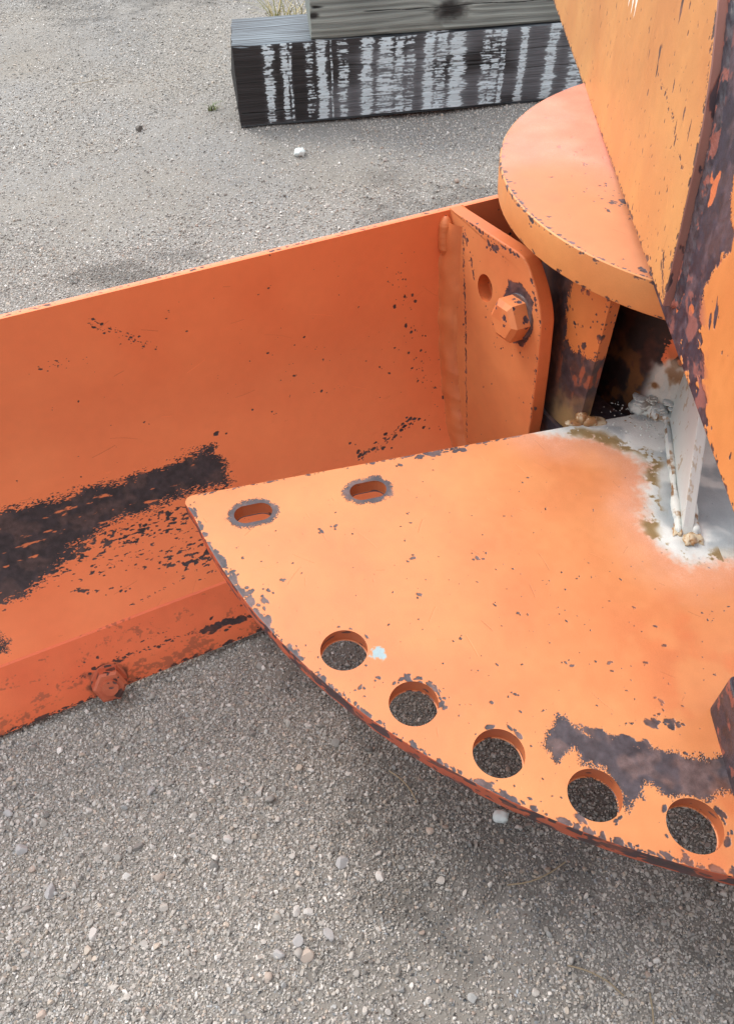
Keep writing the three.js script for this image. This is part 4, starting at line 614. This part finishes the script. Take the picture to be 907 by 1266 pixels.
  const kn = [[0.276, 0.034, 0.021], [0.50, 0.058, 0.020], [0.006, 0.040, 0.006]];
  const uf = woodMap(1.0, 0.15, 1500, 6.7, [164, 172, 166], [94, 100, 98], { ring: 0.8, freq: 560, knots: kn, cracks: [[0.052, 0, 0.03, 0.003], [0.12, 0.2, 0.6, 0.0008], [0.04, 0.1, 0.5, 0.0008]] });
  const ut = woodMap(1.0, 0.15, 1000, 9.9, [164, 172, 166], [94, 100, 98], { ring: 0.6, freq: 520 });
  const up = mesh('weathered_timber', timberSides(timberGeo(1.5, 0.15, 0.15, 9, 0.005, 0.2), 0.15, 1.0, 0.15), [uf, ut, ut], scene);
  place(up, [TX + 0.152 * Math.cos(yaw) + 0.004 * Math.sin(yaw), H0 + 0.0015, TZ - 0.152 * Math.sin(yaw) + 0.004 * Math.cos(yaw)], yaw);
  thing(up, 'grey-green weathered timber beam with dark knots lying on the tarred beam', 'timber');
}
console.log('timber');

// ---------------------------------------------------------------- unseen tractor that carries the blade, added behind the camera to shade the near ground
{
  const tr = new THREE.Group(); tr.name = 'tractor'; tr.position.set(0.2, 0, 1.08); thing(tr, 'unseen orange compact tractor with lugged rear tyres, added to shade the near ground', 'tractor');
  const rubber = new THREE.MeshStandardMaterial({ color: new THREE.Color().setRGB(0.03, 0.03, 0.03), roughness: 0.9 }), rimM = new THREE.MeshStandardMaterial({ color: new THREE.Color().setRGB(0.5, 0.5, 0.48), roughness: 0.5 });
  const lp = [[0.33, -0.12], [0.40, -0.15], [0.50, -0.155], [0.545, -0.14], [0.555, -0.08], [0.557, 0], [0.555, 0.08], [0.545, 0.14], [0.50, 0.155], [0.40, 0.15], [0.33, 0.12]].map(p => new THREE.Vector2(...p));
  const rp = [[0.03, 0.02], [0.16, 0.0], [0.26, -0.03], [0.30, 0.10], [0.335, 0.12], [0.335, -0.12], [0.30, -0.10], [0.24, -0.05], [0.14, -0.02], [0.03, 0]].map(p => new THREE.Vector2(...p));
  for (const sx of [-1, 1]) {
    const tg = [new THREE.LatheGeometry(lp, 64).toNonIndexed()]; for (let i = 0; i < 20; i++) for (const k of [-1, 1]) { const b = new THREE.BoxGeometry(0.035, 0.17, 0.034); b.rotateX(k * 0.65); b.translate(0.562, k * 0.072, 0); b.rotateY((i + (k > 0 ? 0.5 : 0)) / 20 * 6.2832); tg.push(b.toNonIndexed()); }
    const tyre = mesh('tyre', mergeGeometries(tg), rubber, tr); tyre.rotation.z = Math.PI / 2; tyre.position.set(sx * 0.56, 0.578, 0);
    const rim = mesh('rim', new THREE.LatheGeometry(rp, 48), rimM, tyre);
    const fs = new THREE.Shape(); for (let i = 0; i <= 16; i++) { const a = (10 + i * 9) * R; fs.lineTo(Math.cos(a) * 0.66, Math.sin(a) * 0.66); } for (let i = 16; i >= 0; i--) { const a = (10 + i * 9) * R; fs.lineTo(Math.cos(a) * 0.65, Math.sin(a) * 0.65); }
    const fg = new THREE.ExtrudeGeometry(fs, { depth: 0.34, bevelEnabled: false }); fg.rotateY(Math.PI / 2); fg.translate(sx * 0.56 - 0.17, 0.578, 0); mesh('fender', boxUV(fg, 0.3), M_chip, tr);
  }
  const ax = new THREE.CylinderGeometry(0.07, 0.09, 1.0, 24); ax.rotateZ(Math.PI / 2); ax.translate(0, 0.578, 0); mesh('axle_housing', boxUV(ax, 0.2), M_steel, tr);
  const cs = new THREE.Shape(); cs.moveTo(-0.35, 0.40); cs.lineTo(-0.35, 0.72); cs.lineTo(-0.2, 0.84); cs.lineTo(1.5, 0.84); cs.lineTo(1.5, 0.42); const cg = new THREE.ExtrudeGeometry(cs, { depth: 0.28, bevelEnabled: true, bevelSize: 0.02, bevelThickness: 0.02, bevelSegments: 2 }); cg.rotateY(-Math.PI / 2); cg.translate(0.14, 0, 0); mesh('transmission_case', boxUV(cg, 0.2), M_steel, tr);
  const st = new THREE.Shape(); st.moveTo(-0.1, 0.9); st.lineTo(-0.2, 1.3); st.lineTo(-0.14, 1.32); st.lineTo(-0.02, 0.98); st.lineTo(0.35, 0.96); st.lineTo(0.35, 0.9); const sg = new THREE.ExtrudeGeometry(st, { depth: 0.42, bevelEnabled: true, bevelSize: 0.02, bevelThickness: 0.02, bevelSegments: 3 }); sg.rotateY(-Math.PI / 2); sg.translate(0.21, 0, 0); mesh('seat', sg, rubber, tr);
}

// ---------------------------------------------------------------- single pebbles and tufts
{
  const mats = [[0.66, 0.74, 0.74], [0.48, 0.46, 0.43], [0.44, 0.38, 0.33], [0.40, 0.40, 0.40], [0.54, 0.525, 0.50], [0.10, 0.09, 0.08]].map(c => new THREE.MeshStandardMaterial({ color: new THREE.Color().setRGB(...c), roughness: 0.85 }));
  const peb = (x, z, rx, ry, rz, m, seed, name, label, cat, group) => { const g = m ? stoneShape(Math.round(seed * 1000), 2).scale(rx * 1.25, ry * 1.25, rz * 1.25) : blob(0, 0, 0, rx, ry, rz, seed, 0.45, 3), o = mesh(name, g, mats[m], scene); o.position.set(x, groundH(x, z) - 0.004 + ry * 0.62, z); o.rotation.y = seed; thing(o, label, cat, group); };
  peb(0.108, -0.245, 0.0068, 0.005, 0.0062, 0, 3.1, 'white_pebble', 'pale bluish-white rounded pebble just beyond the curved rim of the index plate', 'pebble');
  peb(-0.13, -1.524, 0.011, 0.008, 0.009, 0, 7.7, 'white_pebble_001', 'white pebble on the gravel in front of the black timber', 'pebble');
  peb(-0.463, -1.643, 0.010, 0.006, 0.007, 5, 4.4, 'dark_clod', 'small dark clod on the gravel away from the timbers', 'clod');
  const spots = [[-0.089, -0.267], [-0.05, -0.156], [-0.053, -0.175], [-0.043, -0.146], [-0.27, -0.22], [-0.29, -0.249], [-0.044, -0.175], [-0.07, -0.131], [-0.063, -0.146], [-0.028, -0.159], [-0.2, -0.16], [-0.16, -0.2], [-0.02, -0.21], [-0.11, -0.23], [0.01, -0.2], [-0.24, -0.19], [0.05, -0.235], [-0.18, -0.27]];
  const r = rng(404); spots.forEach(([x, z], i) => { const s = 0.0024 + 0.0022 * r(); const w = s * (1 + 0.4 * r()), m = 1 + Math.floor(r() * 4), tone = ['', 'light grey', 'tan', 'mid grey', 'off-white'][m]; peb(x, z, w, s * 0.7, s, m, r() * 50, 'pebble' + (i ? '_' + String(i).padStart(3, '0') : ''), `small ${tone} angular pebble lying loose on the gravel in front of the blade`, 'pebble', `${tone} loose pebbles in front of the blade`); });
  for (const [i, [x, z, a, l]] of [[0.13, -0.2, 0.3, 0.05], [0.19, -0.1, 1.2, 0.045], [-0.62, -1.9, 0.5, 0.09], [0.03, -0.27, 2.2, 0.035], [0.16, -0.13, 2.6, 0.04]].entries()) { const cv = new THREE.CatmullRomCurve3([[-l / 2, 0.002, 0], [-l / 6, 0.003, l * 0.06], [l / 5, 0.0025, l * 0.03], [l / 2, 0.001, -l * 0.05]].map(p => new THREE.Vector3(...p))), o = mesh('straw' + (i ? '_00' + i : ''), new THREE.TubeGeometry(cv, 14, 0.0006, 6), new THREE.MeshStandardMaterial({ color: new THREE.Color().setRGB(0.3, 0.25, 0.17), roughness: 0.9 }), scene); o.position.set(x, groundH(x, z), z); o.rotation.y = a; thing(o, 'thin dry straw lying on the gravel', 'straw', 'dry straws on the gravel'); }
  // grass
  const tuft = (x, z, n, len, cols, name, label, seed) => {
    const rr = rng(seed), gs = [];
    for (let i = 0; i < n; i++) { const a = rr() * 6.28, l = len * (0.4 + 0.8 * rr()), w = 0.0014 + 0.001 * rr(), lean = 0.5 + 0.9 * rr(), ox = (rr() - 0.5) * len * 0.7, oz = (rr() - 0.5) * len * 0.4, pos = [], ix = [], cl = [], c = cols[Math.floor(rr() * cols.length)];
      for (let k = 0; k <= 5; k++) { const t = k / 5, d = lean * t * t * l, h = l * t * (1 - 0.35 * t * lean), ww = w * (1 - t * 0.9); for (const s of [-1, 1]) { pos.push(ox + Math.cos(a) * d - Math.sin(a) * ww * s, h, oz + Math.sin(a) * d + Math.cos(a) * ww * s); cl.push(...c); } if (k < 5) { const b = k * 2; ix.push(b, b + 1, b + 2, b + 1, b + 3, b + 2); } }
      const g = new THREE.BufferGeometry(); g.setAttribute('position', new THREE.Float32BufferAttribute(pos, 3)); g.setAttribute('color', new THREE.Float32BufferAttribute(cl, 3)); g.setIndex(ix); g.computeVertexNormals(); gs.push(g); }
    const o = mesh(name, mergeGeometries(gs), new THREE.MeshStandardMaterial({ vertexColors: true, roughness: 0.9, side: THREE.DoubleSide }), scene); o.position.set(x, groundH(x, z) - 0.004, z); thing(o, label, 'grass');
  };
  tuft(-0.20, -2.3, 90, 0.13, [[0.34, 0.28, 0.12], [0.22, 0.22, 0.08], [0.4, 0.34, 0.18]], 'dry_grass_tuft', 'dry yellow grass tuft growing behind the timber end', 5);
  tuft(-0.33, -1.75, 18, 0.022, [[0.10, 0.16, 0.06], [0.2, 0.22, 0.1]], 'green_weed', 'tiny green weed sprouting beside the black timber end', 6);
}
console.log('done');
renderer.render(scene, camera);
